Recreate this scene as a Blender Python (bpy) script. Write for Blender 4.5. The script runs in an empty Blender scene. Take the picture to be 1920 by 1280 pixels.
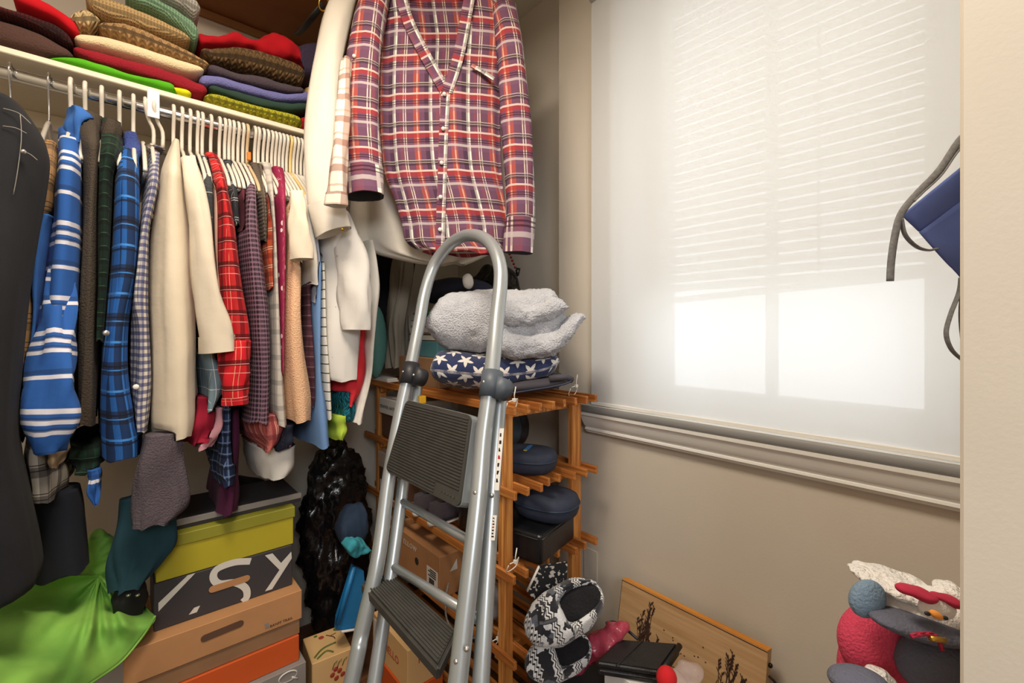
import bpy, bmesh, math, random
from mathutils import Vector, Matrix, noise as mnoise
R = random.Random(7)
SC = bpy.context.scene
COL = SC.collection
PI = math.pi
# ------------------------------------------------------------------ camera
FPX = 841.0; HY = 620.0
YAW = math.radians(40.96)
FWD = Vector((math.sin(YAW), math.cos(YAW), 0)); RGT = Vector((math.cos(YAW), -math.sin(YAW), 0)); UP = Vector((0, 0, 1))
CAM = Vector((0, 0, 1.2))
cd = bpy.data.cameras.new('camera'); cam = bpy.data.objects.new('camera', cd); COL.objects.link(cam)
cam.location = CAM; cam.rotation_euler = (PI/2, 0, -YAW)
cd.sensor_width = 36; cd.lens = FPX/1920*36; cd.shift_y = (HY-640)/1920; cd.clip_start = .02
SC.camera = cam
# ------------------------------------------------------------------ sky, lights, exposure
w = bpy.data.worlds.new('sky'); SC.world = w; w.use_nodes = True
bg = w.node_tree.nodes['Background']; bg.inputs[0].default_value = (.89, .95, 1, 1); bg.inputs[1].default_value = 4.1
def area(name, loc, rot, size, power, col, shape='DISK', sy=None):
    l = bpy.data.lights.new(name, 'AREA'); l.shape = shape; l.size = size; l.energy = power; l.color = col
    if sy: l.size_y = sy
    o = bpy.data.objects.new(name, l); COL.objects.link(o); o.location = loc; o.rotation_euler = rot; return o
area('closet_ceiling_light', (.08, .62, 2.46), (0, 0, 0), .50, 29, (1, .86, .69))
area('doorway_fill_light', (-.75, -1.75, 2.35), (math.radians(48), 0, math.radians(-24)), 1.1, 44, (.97, .98, 1))  # added fill lamp behind the camera, aimed in through the doorway
vs = SC.view_settings; vs.view_transform = 'Standard'; vs.look = 'None'; vs.gamma = 1; vs.use_curve_mapping = False; vs.exposure = 0.0
# ------------------------------------------------------------------ pixel -> place
def ray(x, y): return FWD + RGT*((x-960)/FPX) + UP*((HY-y)/FPX)
def P(x, y, X=None, Y=None, Z=None, F=None):
    d = ray(x, y)
    if X is not None: t = X/d.x
    elif Y is not None: t = Y/d.y
    elif Z is not None: t = (Z-1.2)/d.z
    else: t = F
    return CAM + d*t
def fdepth(v): return (v-CAM).dot(FWD)
# ------------------------------------------------------------------ materials
def rgb(h):
    h = h.lstrip('#'); c = [int(h[i:i+2], 16)/255 for i in (0, 2, 4)]
    return tuple((v/12.92 if v <= .04045 else ((v+.055)/1.055)**2.4) for v in c)
def c4(c): return (*(rgb(c) if isinstance(c, str) else c), 1)
class N:
    def __init__(s, name):
        s.m = bpy.data.materials.new(name); s.m.use_nodes = True; s.t = s.m.node_tree
        s.b = s.t.nodes['Principled BSDF']; s.out = s.t.nodes['Material Output']
        s.uvn = None; s.obn = None
    def n(s, typ, **kw):
        x = s.t.nodes.new('ShaderNode'+typ)
        for k, v in kw.items(): setattr(x, k, v)
        return x
    def l(s, a, b): s.t.links.new(a, b)
    def math(s, op, a, b=None, c=None):
        x = s.n('Math', operation=op)
        for i, v in enumerate((a, b, c)):
            if v is None: continue
            if isinstance(v, (int, float)): x.inputs[i].default_value = v
            else: s.l(v, x.inputs[i])
        return x.outputs[0]
    def mix(s, f, a, b, mode='MIX'):
        x = s.n('Mix', data_type='RGBA', blend_type=mode)
        for k, v in ((0, f), (6, a), (7, b)):
            if isinstance(v, (int, float)): x.inputs[k].default_value = v
            elif isinstance(v, (str, tuple)): x.inputs[k].default_value = c4(v)
            else: s.l(v, x.inputs[k])
        return x.outputs[2]
    def uv(s):
        if not s.uvn:
            t = s.n('TexCoord'); x = s.n('SeparateXYZ'); s.l(t.outputs['UV'], x.inputs[0]); s.uvn = (x.outputs[0], x.outputs[1], t.outputs['UV'])
        return s.uvn
    def ob(s):
        if not s.obn: s.obn = s.n('TexCoord').outputs['Object']
        return s.obn
    def noise(s, scale, vec=None, detail=3, stretch=None):
        x = s.n('TexNoise'); x.inputs['Scale'].default_value = scale; x.inputs['Detail'].default_value = detail
        v = vec or s.ob()
        if stretch:
            mp = s.n('Mapping'); mp.inputs['Scale'].default_value = stretch; s.l(v, mp.inputs[0]); v = mp.outputs[0]
        s.l(v, x.inputs['Vector']); return x.outputs['Fac']
    def bump(s, h, strength=.3, dist=.002):
        x = s.n('Bump'); x.inputs['Strength'].default_value = strength; x.inputs['Distance'].default_value = dist
        s.l(h, x.inputs['Height'])
        if s.b.inputs['Normal'].links: s.l(s.b.inputs['Normal'].links[0].from_socket, x.inputs['Normal'])
        s.l(x.outputs[0], s.b.inputs['Normal'])
    def col(s, c):
        if isinstance(c, (str, tuple)): s.b.inputs['Base Color'].default_value = c4(c)
        else: s.l(c, s.b.inputs['Base Color'])
    def set(s, **kw):
        for k, v in kw.items(): s.b.inputs[k.replace('_', ' ')].default_value = v
def ramp2(nd, fac, lo, hi):
    return nd.math('MULTIPLY_ADD', fac, 1/(hi-lo), -lo/(hi-lo))
MATS = {}
def mat(name, c, rough=.8, var=.12, vs=6, bump=None, metal=0, stretch=None, sheen=0, coat=0, c2=None, alpha=None):
    """plain coloured surface with noise variation; bump = (scale, strength, dist)"""
    if name in MATS: return MATS[name]
    nd = N(name); f = nd.noise(vs, stretch=stretch)
    a = rgb(c) if isinstance(c, str) else c
    if c2: lo, hi = rgb(c2), a
    else: lo = tuple(v*(1-var) for v in a); hi = tuple(min(1, v*(1+var)) for v in a)
    nd.col(nd.mix(ramp2(nd, f, .3, .7), lo, hi))
    nd.set(Roughness=rough, Metallic=metal)
    if sheen: nd.set(Sheen_Weight=sheen, Sheen_Roughness=.6)
    if coat: nd.set(Coat_Weight=coat)
    if alpha is not None: nd.set(Alpha=alpha)
    if bump: nd.bump(nd.noise(bump[0]), bump[1], bump[2])
    MATS[name] = nd.m; return nd.m
def cloth(name, c, kind='weave', var=.1, rough=.9, sheen=.02, c2=None):
    if name in MATS: return MATS[name]
    nd = N(name); u, v, uvv = nd.uv(); f = nd.noise(9)
    a = rgb(c); lo = rgb(c2) if c2 else tuple(x*(1-var) for x in a); hi = tuple(min(1, x*(1+var)) for x in a)
    cc = nd.mix(ramp2(nd, f, .3, .7), lo, hi)
    if kind == 'weave':
        h = nd.noise(900, uvv); nd.bump(h, .25, .001); nd.bump(nd.noise(22), .3, .006)
    elif kind == 'denim':
        h = nd.noise(700, uvv, stretch=(1, 3, 1)); cc = nd.mix(nd.math('MULTIPLY', h, .38), cc, tuple(min(1, x*2.1+.02) for x in a)); nd.bump(h, .3, .001)
    elif kind == 'fleece':
        h = nd.noise(260, detail=4); nd.bump(h, .8, .004); cc = nd.mix(nd.math('MULTIPLY', h, .35), cc, tuple(min(1, x*1.7+.02) for x in a))
    elif kind == 'knit':
        su = nd.math('SINE', nd.math('MULTIPLY', u, 900)); sv = nd.math('SINE', nd.math('MULTIPLY_ADD', v, 620, nd.math('MULTIPLY', nd.math('ABSOLUTE', su), 1.6)))
        h = nd.math('ADD', nd.math('MULTIPLY', su, .6), nd.math('MULTIPLY', sv, .5)); nd.bump(h, .7, .003)
        cc = nd.mix(ramp2(nd, h, -1.1, .2), tuple(x*.55 for x in a), cc)
    elif kind == 'cable':
        su = nd.math('SINE', nd.math('MULTIPLY', u, 330)); sv = nd.math('SINE', nd.math('MULTIPLY_ADD', v, 300, nd.math('MULTIPLY', su, 2.2)))
        h = nd.math('ADD', nd.math('MULTIPLY', su, .5), nd.math('MULTIPLY', sv, .6)); nd.bump(h, .9, .005)
        cc = nd.mix(ramp2(nd, h, -1.1, .3), tuple(x*.5 for x in a), cc)
    nd.col(cc); nd.set(Roughness=rough, Sheen_Weight=sheen, Specular_IOR_Level=.25); MATS[name] = nd.m; return nd.m
def plaid(name, base, us, vs, rough=.9, warp=0):
    """stripes (period, offset, width, colour, mix) in metres along u (round the cloth) and v (up)"""
    if name in MATS: return MATS[name]
    nd = N(name); u, v, uvv = nd.uv(); cc = nd.mix(0.0, base, base)
    for ax, lst in ((u, us), (v, vs)):
        for per, off, wd, c, mx in lst:
            fr = nd.math('FRACT', nd.math('MULTIPLY_ADD', ax, 1/per, off/per))
            k = nd.math('MULTIPLY', nd.math('LESS_THAN', fr, wd/per), mx)
            cc = nd.mix(k, cc, c)
    tw = nd.math('SINE', nd.math('MULTIPLY', nd.math('ADD', u, v), 3200)); cc = nd.mix(nd.math('MULTIPLY_ADD', tw, .05, .05), cc, (.02, .02, .02))
    nd.bump(nd.noise(800, uvv), .25, .001); nd.bump(nd.noise(20), .3, .006)
    nd.col(cc); nd.set(Roughness=rough, Sheen_Weight=.02, Specular_IOR_Level=.2); MATS[name] = nd.m; return nd.m
def spots(name, base, spot, cell=.012, rad=.3, ring=None, rnd=0.0, rough=.85):
    if name in MATS: return MATS[name]
    nd = N(name); u, v, uvv = nd.uv(); x = nd.n('TexVoronoi'); x.inputs['Scale'].default_value = 1/cell; x.inputs['Randomness'].default_value = rnd
    nd.l(uvv, x.inputs['Vector']); d = x.outputs['Distance']
    cc = nd.mix(0.0, base, base)
    if ring: cc = nd.mix(nd.math('LESS_THAN', d, ring[0]), cc, ring[1])
    cc = nd.mix(nd.math('LESS_THAN', d, rad), cc, spot)
    nd.bump(nd.noise(20), .3, .006); nd.col(cc); nd.set(Roughness=rough); MATS[name] = nd.m; return nd.m
def wood(name, a, b, axis=1, scale=14, rough=.55):
    if name in MATS: return MATS[name]
    nd = N(name); st = [26, 26, 26]; st[axis] = 1.2
    inf = nd.n('ObjectInfo'); vm = nd.n('VectorMath', operation='ADD'); nd.l(nd.ob(), vm.inputs[0])
    cx = nd.n('CombineXYZ'); rr = nd.math('MULTIPLY', inf.outputs['Random'], 7)
    for i in range(3): nd.l(rr, cx.inputs[i])
    nd.l(cx.outputs[0], vm.inputs[1])
    f = nd.noise(scale*.35, vm.outputs[0], 4, stretch=tuple(st)); g = nd.noise(scale*.1, vm.outputs[0], 2, stretch=tuple(st))
    cc = nd.mix(ramp2(nd, f, .35, .65), a, b); cc = nd.mix(nd.math('MULTIPLY', ramp2(nd, g, .45, .6), .35), cc, b)
    nd.col(cc); nd.set(Roughness=rough); nd.bump(f, .12, .001); MATS[name] = nd.m; return nd.m
# ------------------------------------------------------------------ geometry
def link(name, me, m=None, parent=None, smooth=False):
    o = bpy.data.objects.new(name, me); COL.objects.link(o)
    if m is not None and not me.materials: me.materials.append(m)
    if parent is not None: o.parent = parent
    if smooth:
        for p in me.polygons: p.use_smooth = True
    return o
def mesh(name, vs, fs, m=None, parent=None, smooth=False, uvs=None):
    me = bpy.data.meshes.new(name); me.from_pydata([tuple(v) for v in vs], [], fs); me.update()
    if uvs:
        lay = me.uv_layers.new(name='UVMap')
        for lp in me.loops: lay.data[lp.index].uv = uvs[lp.vertex_index]
    return link(name, me, m, parent, smooth)
def tag(o, label, cat, group=None, kind=None):
    o['label'] = label; o['category'] = cat
    if group: o['group'] = group
    if kind: o['kind'] = kind
    return o
def struct(o): o['kind'] = 'structure'; return o
def thing(name, label, cat, loc=(0, 0, 0), group=None, rz=0):
    o = bpy.data.objects.new(name, None); COL.objects.link(o); o.location = loc; o.rotation_euler.z = rz; o.empty_display_size = .05
    return tag(o, label, cat, group)
def adopt(root, *kids):
    """children were built in world space: keep them there under an empty"""
    inv = Matrix.LocRotScale(root.location, root.rotation_euler, None).inverted()
    for k in kids: k.parent = root; k.matrix_parent_inverse = inv
    return root
def box_me(name, lo, hi, bev=.002, seg=1):
    bm = bmesh.new(); bmesh.ops.create_cube(bm, size=1)
    for v in bm.verts: v.co = Vector([lo[i]+(v.co[i]+.5)*(hi[i]-lo[i]) for i in range(3)])
    if bev: bmesh.ops.bevel(bm, geom=bm.edges[:], offset=bev, segments=seg, affect='EDGES', profile=.5)
    me = bpy.data.meshes.new(name); bm.to_mesh(me); bm.free(); return me
def box(name, lo, hi, m, parent=None, bev=.002, seg=1): return link(name, box_me(name, lo, hi, bev, seg), m, parent)
def frame_box(name, o, ax, ay, az, m, parent=None, bev=.002):
    """box from corner o along three edge vectors"""
    me = box_me(name, (0, 0, 0), (ax.length, ay.length, az.length), bev)
    M = Matrix((ax.normalized(), ay.normalized(), az.normalized())).transposed().to_4x4(); M.translation = o
    me.transform(M); return link(name, me, m, parent)
def catmull(pts, n):
    """resample a list of equal-length tuples to n samples, smooth"""
    k = len(pts); out = []
    for i in range(n):
        t = i/(n-1)*(k-1); j = min(int(t), k-2); f = t-j
        p0, p1, p2, p3 = pts[max(j-1, 0)], pts[j], pts[j+1], pts[min(j+2, k-1)]
        out.append(tuple(.5*((2*b)+(-a+c)*f+(2*a-5*b+4*c-d)*f*f+(-a+3*b-3*c+d)*f**3) for a, b, c, d in zip(p0, p1, p2, p3)))
    return out
def tube(name, pts, r, m, parent=None, n=10, caps=True, flat=1.0, res=None):
    """round tube along points; r number or list"""
    pts = [Vector(p) for p in pts]; rs = r if isinstance(r, (list, tuple)) else [r]*len(pts)
    if res:
        q = catmull([(*p, a) for p, a in zip(pts, rs)], res); pts = [Vector(t[:3]) for t in q]; rs = [t[3] for t in q]
    vs, fs, uv = [], [], []; prev = None; L = 0
    for i, p in enumerate(pts):
        d = (pts[min(i+1, len(pts)-1)]-pts[max(i-1, 0)]).normalized()
        if prev is None: a = d.orthogonal().normalized()
        else: a = (prev-d*prev.dot(d)).normalized()
        prev = a; b = d.cross(a)
        if i: L += (p-pts[i-1]).length
        for k in range(n):
            t = 2*PI*k/n; vs.append(p+(a*math.cos(t)+b*math.sin(t)*flat)*rs[i]); uv.append((k/n*2*PI*rs[i], L))
    for i in range(len(pts)-1):
        for k in range(n): fs.append((i*n+k, i*n+(k+1) % n, (i+1)*n+(k+1) % n, (i+1)*n+k))
    if caps: fs.append(tuple(range(n))[::-1]); fs.append(tuple((len(pts)-1)*n+k for k in range(n)))
    return mesh(name, vs, fs, m, parent, True, uv)
def ribbon(name, pts, w_, nrm, m, parent=None, res=24, thick=.002):
    """flat band along points, its face towards nrm"""
    pts = [Vector(t) for t in catmull([tuple(p) for p in pts], res)]; nv = Vector(nrm).normalized(); vs = []; fs = []; uv = []; L = 0
    for i, p in enumerate(pts):
        d = (pts[min(i+1, res-1)]-pts[max(i-1, 0)]).normalized(); s = d.cross(nv).normalized()*w_
        if i: L += (p-pts[i-1]).length
        for q, u_ in ((p-s, 0), (p+s, 2*w_), (p+s-nv*thick, 2*w_), (p-s-nv*thick, 0)): vs.append(q); uv.append((u_, L))
    for i in range(res-1):
        for k in range(4): fs.append((i*4+k, i*4+(k+1) % 4, i*4+4+(k+1) % 4, i*4+4+k))
    fs += [(0, 3, 2, 1), tuple((res-1)*4+k for k in range(4))]
    return mesh(name, vs, fs, m, parent, False, uv)
def poly(name, pts, thick, m, parent=None, nrm=None):
    """flat polygon (planar points) with thickness along its normal nrm"""
    pts = [Vector(p) for p in pts]; n = len(pts)
    nv = Vector(nrm) if nrm is not None else (pts[1]-pts[0]).cross(pts[2]-pts[0]).normalized()
    vs = pts+[p+nv*thick for p in pts]
    fs = [tuple(range(n))[::-1], tuple(range(n, 2*n))]+[(i, (i+1) % n, n+(i+1) % n, n+i) for i in range(n)]
    return mesh(name, vs, fs, m, parent)
def blob(name, loc, rad, m, parent=None, rot=(0, 0, 0), sub=3, amp=0, freq=8, flat=None, ridge=False):
    bm = bmesh.new(); bmesh.ops.create_icosphere(bm, subdivisions=sub, radius=1)
    for v in bm.verts:
        p = v.co.copy()
        if flat: p = Vector([math.copysign(abs(c)**flat, c) for c in p])
        q = Vector((p.x*rad[0], p.y*rad[1], p.z*rad[2]))
        if amp:
            nz = mnoise.noise(q*freq+Vector(loc)*3)
            q += v.co*amp*((.5-2*abs(nz))*.6+(.5-2*abs(mnoise.noise(q*freq*2.3)))*.4 if ridge else nz)
        v.co = q
    me = bpy.data.meshes.new(name); bm.to_mesh(me); bm.free()
    M = Matrix.LocRotScale(Vector(loc), Matrix.Identity(3).to_euler() if rot is None else __import__('mathutils').Euler(rot), None)
    me.transform(M); return link(name, me, m, parent, True)
def text(name, s, loc, ax, ay, size, m, parent=None, lift=.0006, spacing=1.0, align='LEFT'):
    cu = bpy.data.curves.new('t', 'FONT'); cu.body = s; cu.size = size; cu.space_character = spacing; cu.extrude = .0002; cu.resolution_u = 2; cu.align_x = align
    o = bpy.data.objects.new('t', cu); COL.objects.link(o)
    dg = bpy.context.evaluated_depsgraph_get(); me = bpy.data.meshes.new_from_object(o.evaluated_get(dg))
    bpy.data.objects.remove(o); bpy.data.curves.remove(cu)
    ax = Vector(ax).normalized(); ay = Vector(ay).normalized(); az = ax.cross(ay)
    M = Matrix((ax, ay, az)).transposed().to_4x4(); M.translation = Vector(loc)+az*lift
    me.transform(M); me.materials.clear(); me.name = name; return link(name, me, m, parent)
def loft(name, rings, m, parent=None, cap0=False, cap1=False, uvs=None, smooth=True):
    n = len(rings[0]); vs = [v for r in rings for v in r]; fs = []
    for i in range(len(rings)-1):
        for k in range(n): fs.append((i*n+k, i*n+(k+1) % n, (i+1)*n+(k+1) % n, (i+1)*n+k))
    if cap0: fs.append(tuple(range(n))[::-1])
    if cap1: fs.append(tuple((len(rings)-1)*n+k for k in range(n)))
    return mesh(name, vs, fs, m, parent, smooth, uvs)
def superring(n, p):
    out = []
    for k in range(n):
        t = 2*PI*k/n; c, s = math.cos(t), math.sin(t)
        out.append((math.copysign(abs(c)**(2/p), c), math.copysign(abs(s)**(2/p), s)))
    return out
# ================================================================== the room
BEIGE = mat('beige_wall_paint', '#d0c8bb', .85, .03, 3, (160, .12, .002))
WHITE = mat('white_trim_paint', '#e9e9e6', .45, .02)
CEIL = mat('ceiling_paint', '#e2dccf', .9, .03)
FLOORM = wood('floor_boards', '#6d4a2e', '#533520', 0, 8)
WX = 1.25; REC = 1.31; BY = 1.935; CZ = 2.56
struct(box('floor', (-1.0, -.9, -.05), (1.5, 2.0, 0), FLOORM, bev=0))
struct(box('ceiling', (-1.0, -.15, CZ), (1.5, 2.0, CZ+.05), CEIL, bev=0))
struct(box('wall_back', (-.9, BY, 0), (1.45, BY+.08, CZ), BEIGE, bev=0))
struct(box('wall_left', (-.9, -.15, 0), (-.82, BY, CZ), BEIGE, bev=0))
WY0, WY1, WZ0, WZ1 = .085, .90, .925, 2.34
# window wall with its opening, one mesh; it ends in an outside corner at YC
YC = 1.168
def wall_with_hole():
    x0, x1 = WX, WX+.17
    ys = [-.15, WY0, WY1, YC]; zs = [0, WZ0, WZ1, CZ]; vs = []; fs = []
    for x in (x0, x1):
        for y in ys:
            for z in zs: vs.append((x, y, z))
    I = lambda s, i, j: s*16+i*4+j
    for i in range(3):
        for j in range(3):
            if i == 1 and j == 1: continue
            fs.append((I(0, i, j), I(0, i, j+1), I(0, i+1, j+1), I(0, i+1, j))); fs.append((I(1, i, j), I(1, i+1, j), I(1, i+1, j+1), I(1, i, j+1)))
    for (a, b) in (((1, 1), (2, 1)), ((2, 1), (2, 2)), ((2, 2), (1, 2)), ((1, 2), (1, 1))): fs.append((I(0, *a), I(0, *b), I(1, *b), I(1, *a)))
    for j in range(3): fs.append((I(0, 3, j), I(0, 3, j+1), I(1, 3, j+1), I(1, 3, j))); fs.append((I(0, 0, j), I(1, 0, j), I(1, 0, j+1), I(0, 0, j+1)))
    return mesh('wall_right', vs, fs, BEIGE)
struct(wall_with_hole())
struct(box('wall_right_recess', (REC, YC, 0), (REC+.11, BY, CZ), BEIGE, bev=0))
JX = .70
struct(box('wall_front', (JX, -.15, 0), (WX+.17, .05, CZ), BEIGE, bev=.003))
struct(box('wall_front_left', (-.9, -.15, 0), (-.5, -.02, CZ), BEIGE, bev=0))
struct(box('wall_front_header', (-.5, -.15, 2.12), (JX, -.02, CZ), BEIGE, bev=0))
struct(box('baseboard_right', (WX-.014, .05, 0), (WX, YC, .1), WHITE, bev=.004))
# neighbouring bedroom behind the doorway, so that the added fill light stays in a room
BEDM = mat('bedroom_paint', '#d6cfc2', .9, .03)
struct(box('wall_bedroom', (-1.9, -2.6, 0), (2.1, -2.52, CZ), BEDM, bev=0))
struct(box('wall_bedroom_left', (-1.98, -2.6, 0), (-1.9, -.02, CZ), BEDM, bev=0))
struct(box('wall_bedroom_right', (2.1, -2.6, 0), (2.18, -.02, CZ), BEDM, bev=0))
struct(box('floor_bedroom', (-1.98, -2.6, -.05), (2.18, -.9, 0), FLOORM, bev=0))
struct(box('ceiling_bedroom', (-1.98, -2.6, CZ), (2.18, -.15, CZ+.05), CEIL, bev=0))
struct(box('wall_bedroom_inner', (-1.98, -.15, 0), (-.9, -.02, CZ), BEDM, bev=0))
struct(box('wall_bedroom_inner_right', (WX+.17, -.15, 0), (2.18, -.02, CZ), BEDM, bev=0))
# ------------------------------------------------------------------ window
win = struct(bpy.data.objects.new('window_1', None)); COL.objects.link(win)
FX = 1.385
PY0, PYM0, PYM1, PY1, PZ0 = .157, .468, .494, .787, 1.016
for nm, a, b in (('frame_stile', (WY0, WZ0), (PY0, WZ1)), ('frame_stile', (PY1, WZ0), (WY1, WZ1)), ('frame_rail', (PY0, WZ0), (PY1, PZ0)), ('frame_rail', (PY0, 2.26), (PY1, WZ1)), ('mullion', (PYM0, PZ0), (PYM1, 2.26))):
    box(nm, (FX, a[0], a[1]), (FX+.035, b[0], b[1]), WHITE, win, .004)
box('frame_bead', (FX-.01, PY1-.001, PZ0-.01), (FX, PY1+.008, 2.26), WHITE, win, .001); box('frame_bead', (FX-.01, PY0, PZ0-.012), (FX, PY1, PZ0), WHITE, win, .001)
nd = N('window_glass'); nd.set(Roughness=.02, Transmission_Weight=1, IOR=1.01); GLASS = nd.m
for a, b in ((PY0, PYM0), (PYM1, PY1)): box('pane', (FX+.015, a, PZ0), (FX+.019, b, 2.26), GLASS, win, 0)
# casing left of the shade and the stool and apron under it
t1 = struct(box('trim_1', (WX-.02, WY1, .944), (WX, 1.0, WZ1+.08), WHITE, bev=.004))
struct(box('trim_2', (WX-.02, .052, .944), (WX, WY0, WZ1+.08), WHITE, bev=.003))
def profile_y(name, prof, y0, y1, m, parent=None, miter=0):
    """extrude an (x, z) profile along Y; the far end may be mitred back to the wall"""
    vs = []; n = len(prof)
    for y in (y0, y1):
        for x, z in prof: vs.append((x, y-(miter*(WX-x) if y == y1 else 0), z))
    fs = [(i, (i+1) % n, n+(i+1) % n, n+i) for i in range(n)]+[tuple(range(n))[::-1], tuple(range(n, 2*n))]
    o = mesh(name, vs, fs, m, parent); bm = bmesh.new(); bm.from_mesh(o.data); bmesh.ops.recalc_face_normals(bm, faces=bm.faces); bm.to_mesh(o.data); bm.free(); return o
nose = [(WX+.13, .944), (WX-.040, .944)]+[(WX-.040-.011*math.sin(t), .933+.011*math.cos(t)) for t in [PI*k/8 for k in range(1, 8)]]+[(WX-.040, .922), (WX+.13, .922)]
struct(profile_y('trim_3', [(WX+.13, .944), (WX-.040, .944), (WX-.040, .922), (WX+.13, .922)], .052, 1.05, WHITE))
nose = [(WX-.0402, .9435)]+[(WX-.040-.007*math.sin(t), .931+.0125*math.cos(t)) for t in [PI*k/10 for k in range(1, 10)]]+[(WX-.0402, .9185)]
struct(profile_y('trim_5', nose, .052, 1.05, mat('shaded_nosing_grey', '#8b8c8c', .55, .03)))  # nosing of the white stool; shade on its rounded edge put into the grey
apron = [(WX, .9184), (WX-.0455, .9184), (WX-.0455, .909), (WX-.040, .907)]+[(WX-.040+.020*(k/8), .906-.042*(k/8)-.007*math.sin(PI*k/8)) for k in range(9)]+[(WX-.024, .862), (WX-.025, .856), (WX-.020, .852), (WX-.018, .847), (WX, .846)]
struct(profile_y('trim_4', apron, .052, 1.012, WHITE, miter=-.4))
# ------------------------------------------------------------------ venetian blind behind the shade
bl = thing('venetian_blind', 'white horizontal slat blind half raised behind the sheer roller shade', 'blind', (1.325, .46, 2.28))
nd = N('blind_slat'); trn = nd.n('BsdfTranslucent'); trn.inputs[0].default_value = (.95, .95, .93, 1); mx_ = nd.n('MixShader'); mx_.inputs[0].default_value = .45; nd.col('#f3f3f0'); nd.l(nd.b.outputs[0], mx_.inputs[1]); nd.l(trn.outputs[0], mx_.inputs[2]); nd.l(mx_.outputs[0], nd.out.inputs[0]); SLATM = nd.m
tilt = math.atan2(-.030, .62); sm = box_me('slat', (-.0113, -.315, -.0008), (.0113, .315, .0008), 0)
nsl = 33; z0b = 1.335
for i in range(nsl):
    o = link('slat', sm, SLATM, bl); o.location = (0, 0, z0b+i*.0285-2.28); o.rotation_euler = (tilt, math.radians(83), 0)
o = box('bottom_rail', (-.012, -.318, -.014), (.012, .318, .004), SLATM, bl, .003); o.location = (0, 0, 1.315-2.28); o.rotation_euler = (tilt, 0, 0)
box('head_rail', (-.02, -.32, .0), (.02, .32, .04), SLATM, bl, .003)
for yy in (.19, -.02, -.2): tube('lift_cord', [(-.014, yy, .0), (-.014, yy, -.93)], .0012, SLATM, bl, 6)
tube('tilt_wand', [(-.026, -.12, .0), (-.026, -.12, -.95)], .003, SLATM, bl, 6)
# ------------------------------------------------------------------ sheer roller shade
nd = N('sheer_shade_fabric'); u = nd.noise(700, stretch=(1, 1, 6)); tr = nd.n('BsdfTranslucent'); df = nd.n('BsdfDiffuse'); tp = nd.n('BsdfTransparent')
tr.inputs[0].default_value = (.93, .94, .93, 1); df.inputs[0].default_value = (.80, .82, .85, 1)
m1 = nd.n('MixShader'); m1.inputs[0].default_value = .34; nd.l(df.outputs[0], m1.inputs[1]); nd.l(tr.outputs[0], m1.inputs[2])
m2 = nd.n('MixShader'); nd.l(nd.math('MULTIPLY_ADD', u, .036, .036), m2.inputs[0]); nd.l(m1.outputs[0], m2.inputs[1]); nd.l(tp.outputs[0], m2.inputs[2]); nd.l(m2.outputs[0], nd.out.inputs[0])
SHADE = nd.m
sh = thing('roller_shade', 'sheer white roller shade drawn down over the window', 'roller shade', (WX-.027, .48, 2.3))
ny, nz = 24, 40; vs = []; fs = []
for j in range(nz+1):
    for i in range(ny+1):
        yy = -.42+.93*i/ny; zz = .04-1.392*j/nz; vs.append((.0022*math.sin(i*.7+j*.13)*(j/nz), yy, zz))
for j in range(nz):
    for i in range(ny): fs.append((j*(ny+1)+i, j*(ny+1)+i+1, (j+1)*(ny+1)+i+1, (j+1)*(ny+1)+i))
mesh('fabric', vs, fs, SHADE, sh, True)
tube('roller', [(-.004, -.42, .05), (-.004, .51, .05)], .02, WHITE, sh, 14)
box('hem_bar', (-.004, -.42, -1.354), (.004, .51, -1.342), WHITE, sh, .002)
# ------------------------------------------------------------------ closet shelf, rod, upper shelf
RODY, RODZ = 1.56, 1.80
SHM = mat('cream_shelf_board', '#e8dcc4', .5, .03)
shelf = thing('closet_shelf', 'cream painted shelf board above the clothes rod, loaded with sweaters', 'shelf', (.2, 1.75, 1.846))
adopt(shelf, box('board', (-.82, RODY, 1.846), (REC, BY, 1.861), SHM, bev=.002), box('cleat', (-.82, BY-.02, 1.80), (REC, BY, 1.846), SHM, bev=.002))
STEEL = mat('chrome_rod', '#c8c9c8', .18, .05, metal=1)
rod = thing('closet_rod', 'polished chrome clothes rod under the cream shelf', 'rod', (.2, RODY, RODZ))
adopt(rod, tube('pole', [(-.82, RODY, RODZ), (REC, RODY, RODZ)], .0155, STEEL, n=18))
b0 = P(287, 205, Y=RODY)
br = thing('rod_bracket', 'white rod bracket hanging from the shelf onto the chrome rod', 'bracket', (b0.x, RODY, RODZ))
adopt(br, box('strap', (b0.x-.013, RODY-.021, RODZ-.028), (b0.x+.013, RODY-.018, 1.846), WHITE, bev=.001), box('mounting_plate', (b0.x-.013, RODY-.02, 1.842), (b0.x+.013, RODY+.06, 1.846), WHITE, bev=.001))
UPM = mat('brown_upper_board', '#8a5a2c', .7, .12, 10, (60, .2, .002))
us = thing('upper_shelf', 'brown board of the upper closet shelf above the sweaters', 'shelf', (-.1, 1.7, 2.345))
adopt(us, box('board', (-.82, 1.53, 2.345), (.80, BY, 2.363), UPM, bev=.002), box('edge_trim', (-.82, BY-.018, 2.318), (.80, BY, 2.345), mat('brown_trim', '#93683b', .6), bev=.004))
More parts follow.
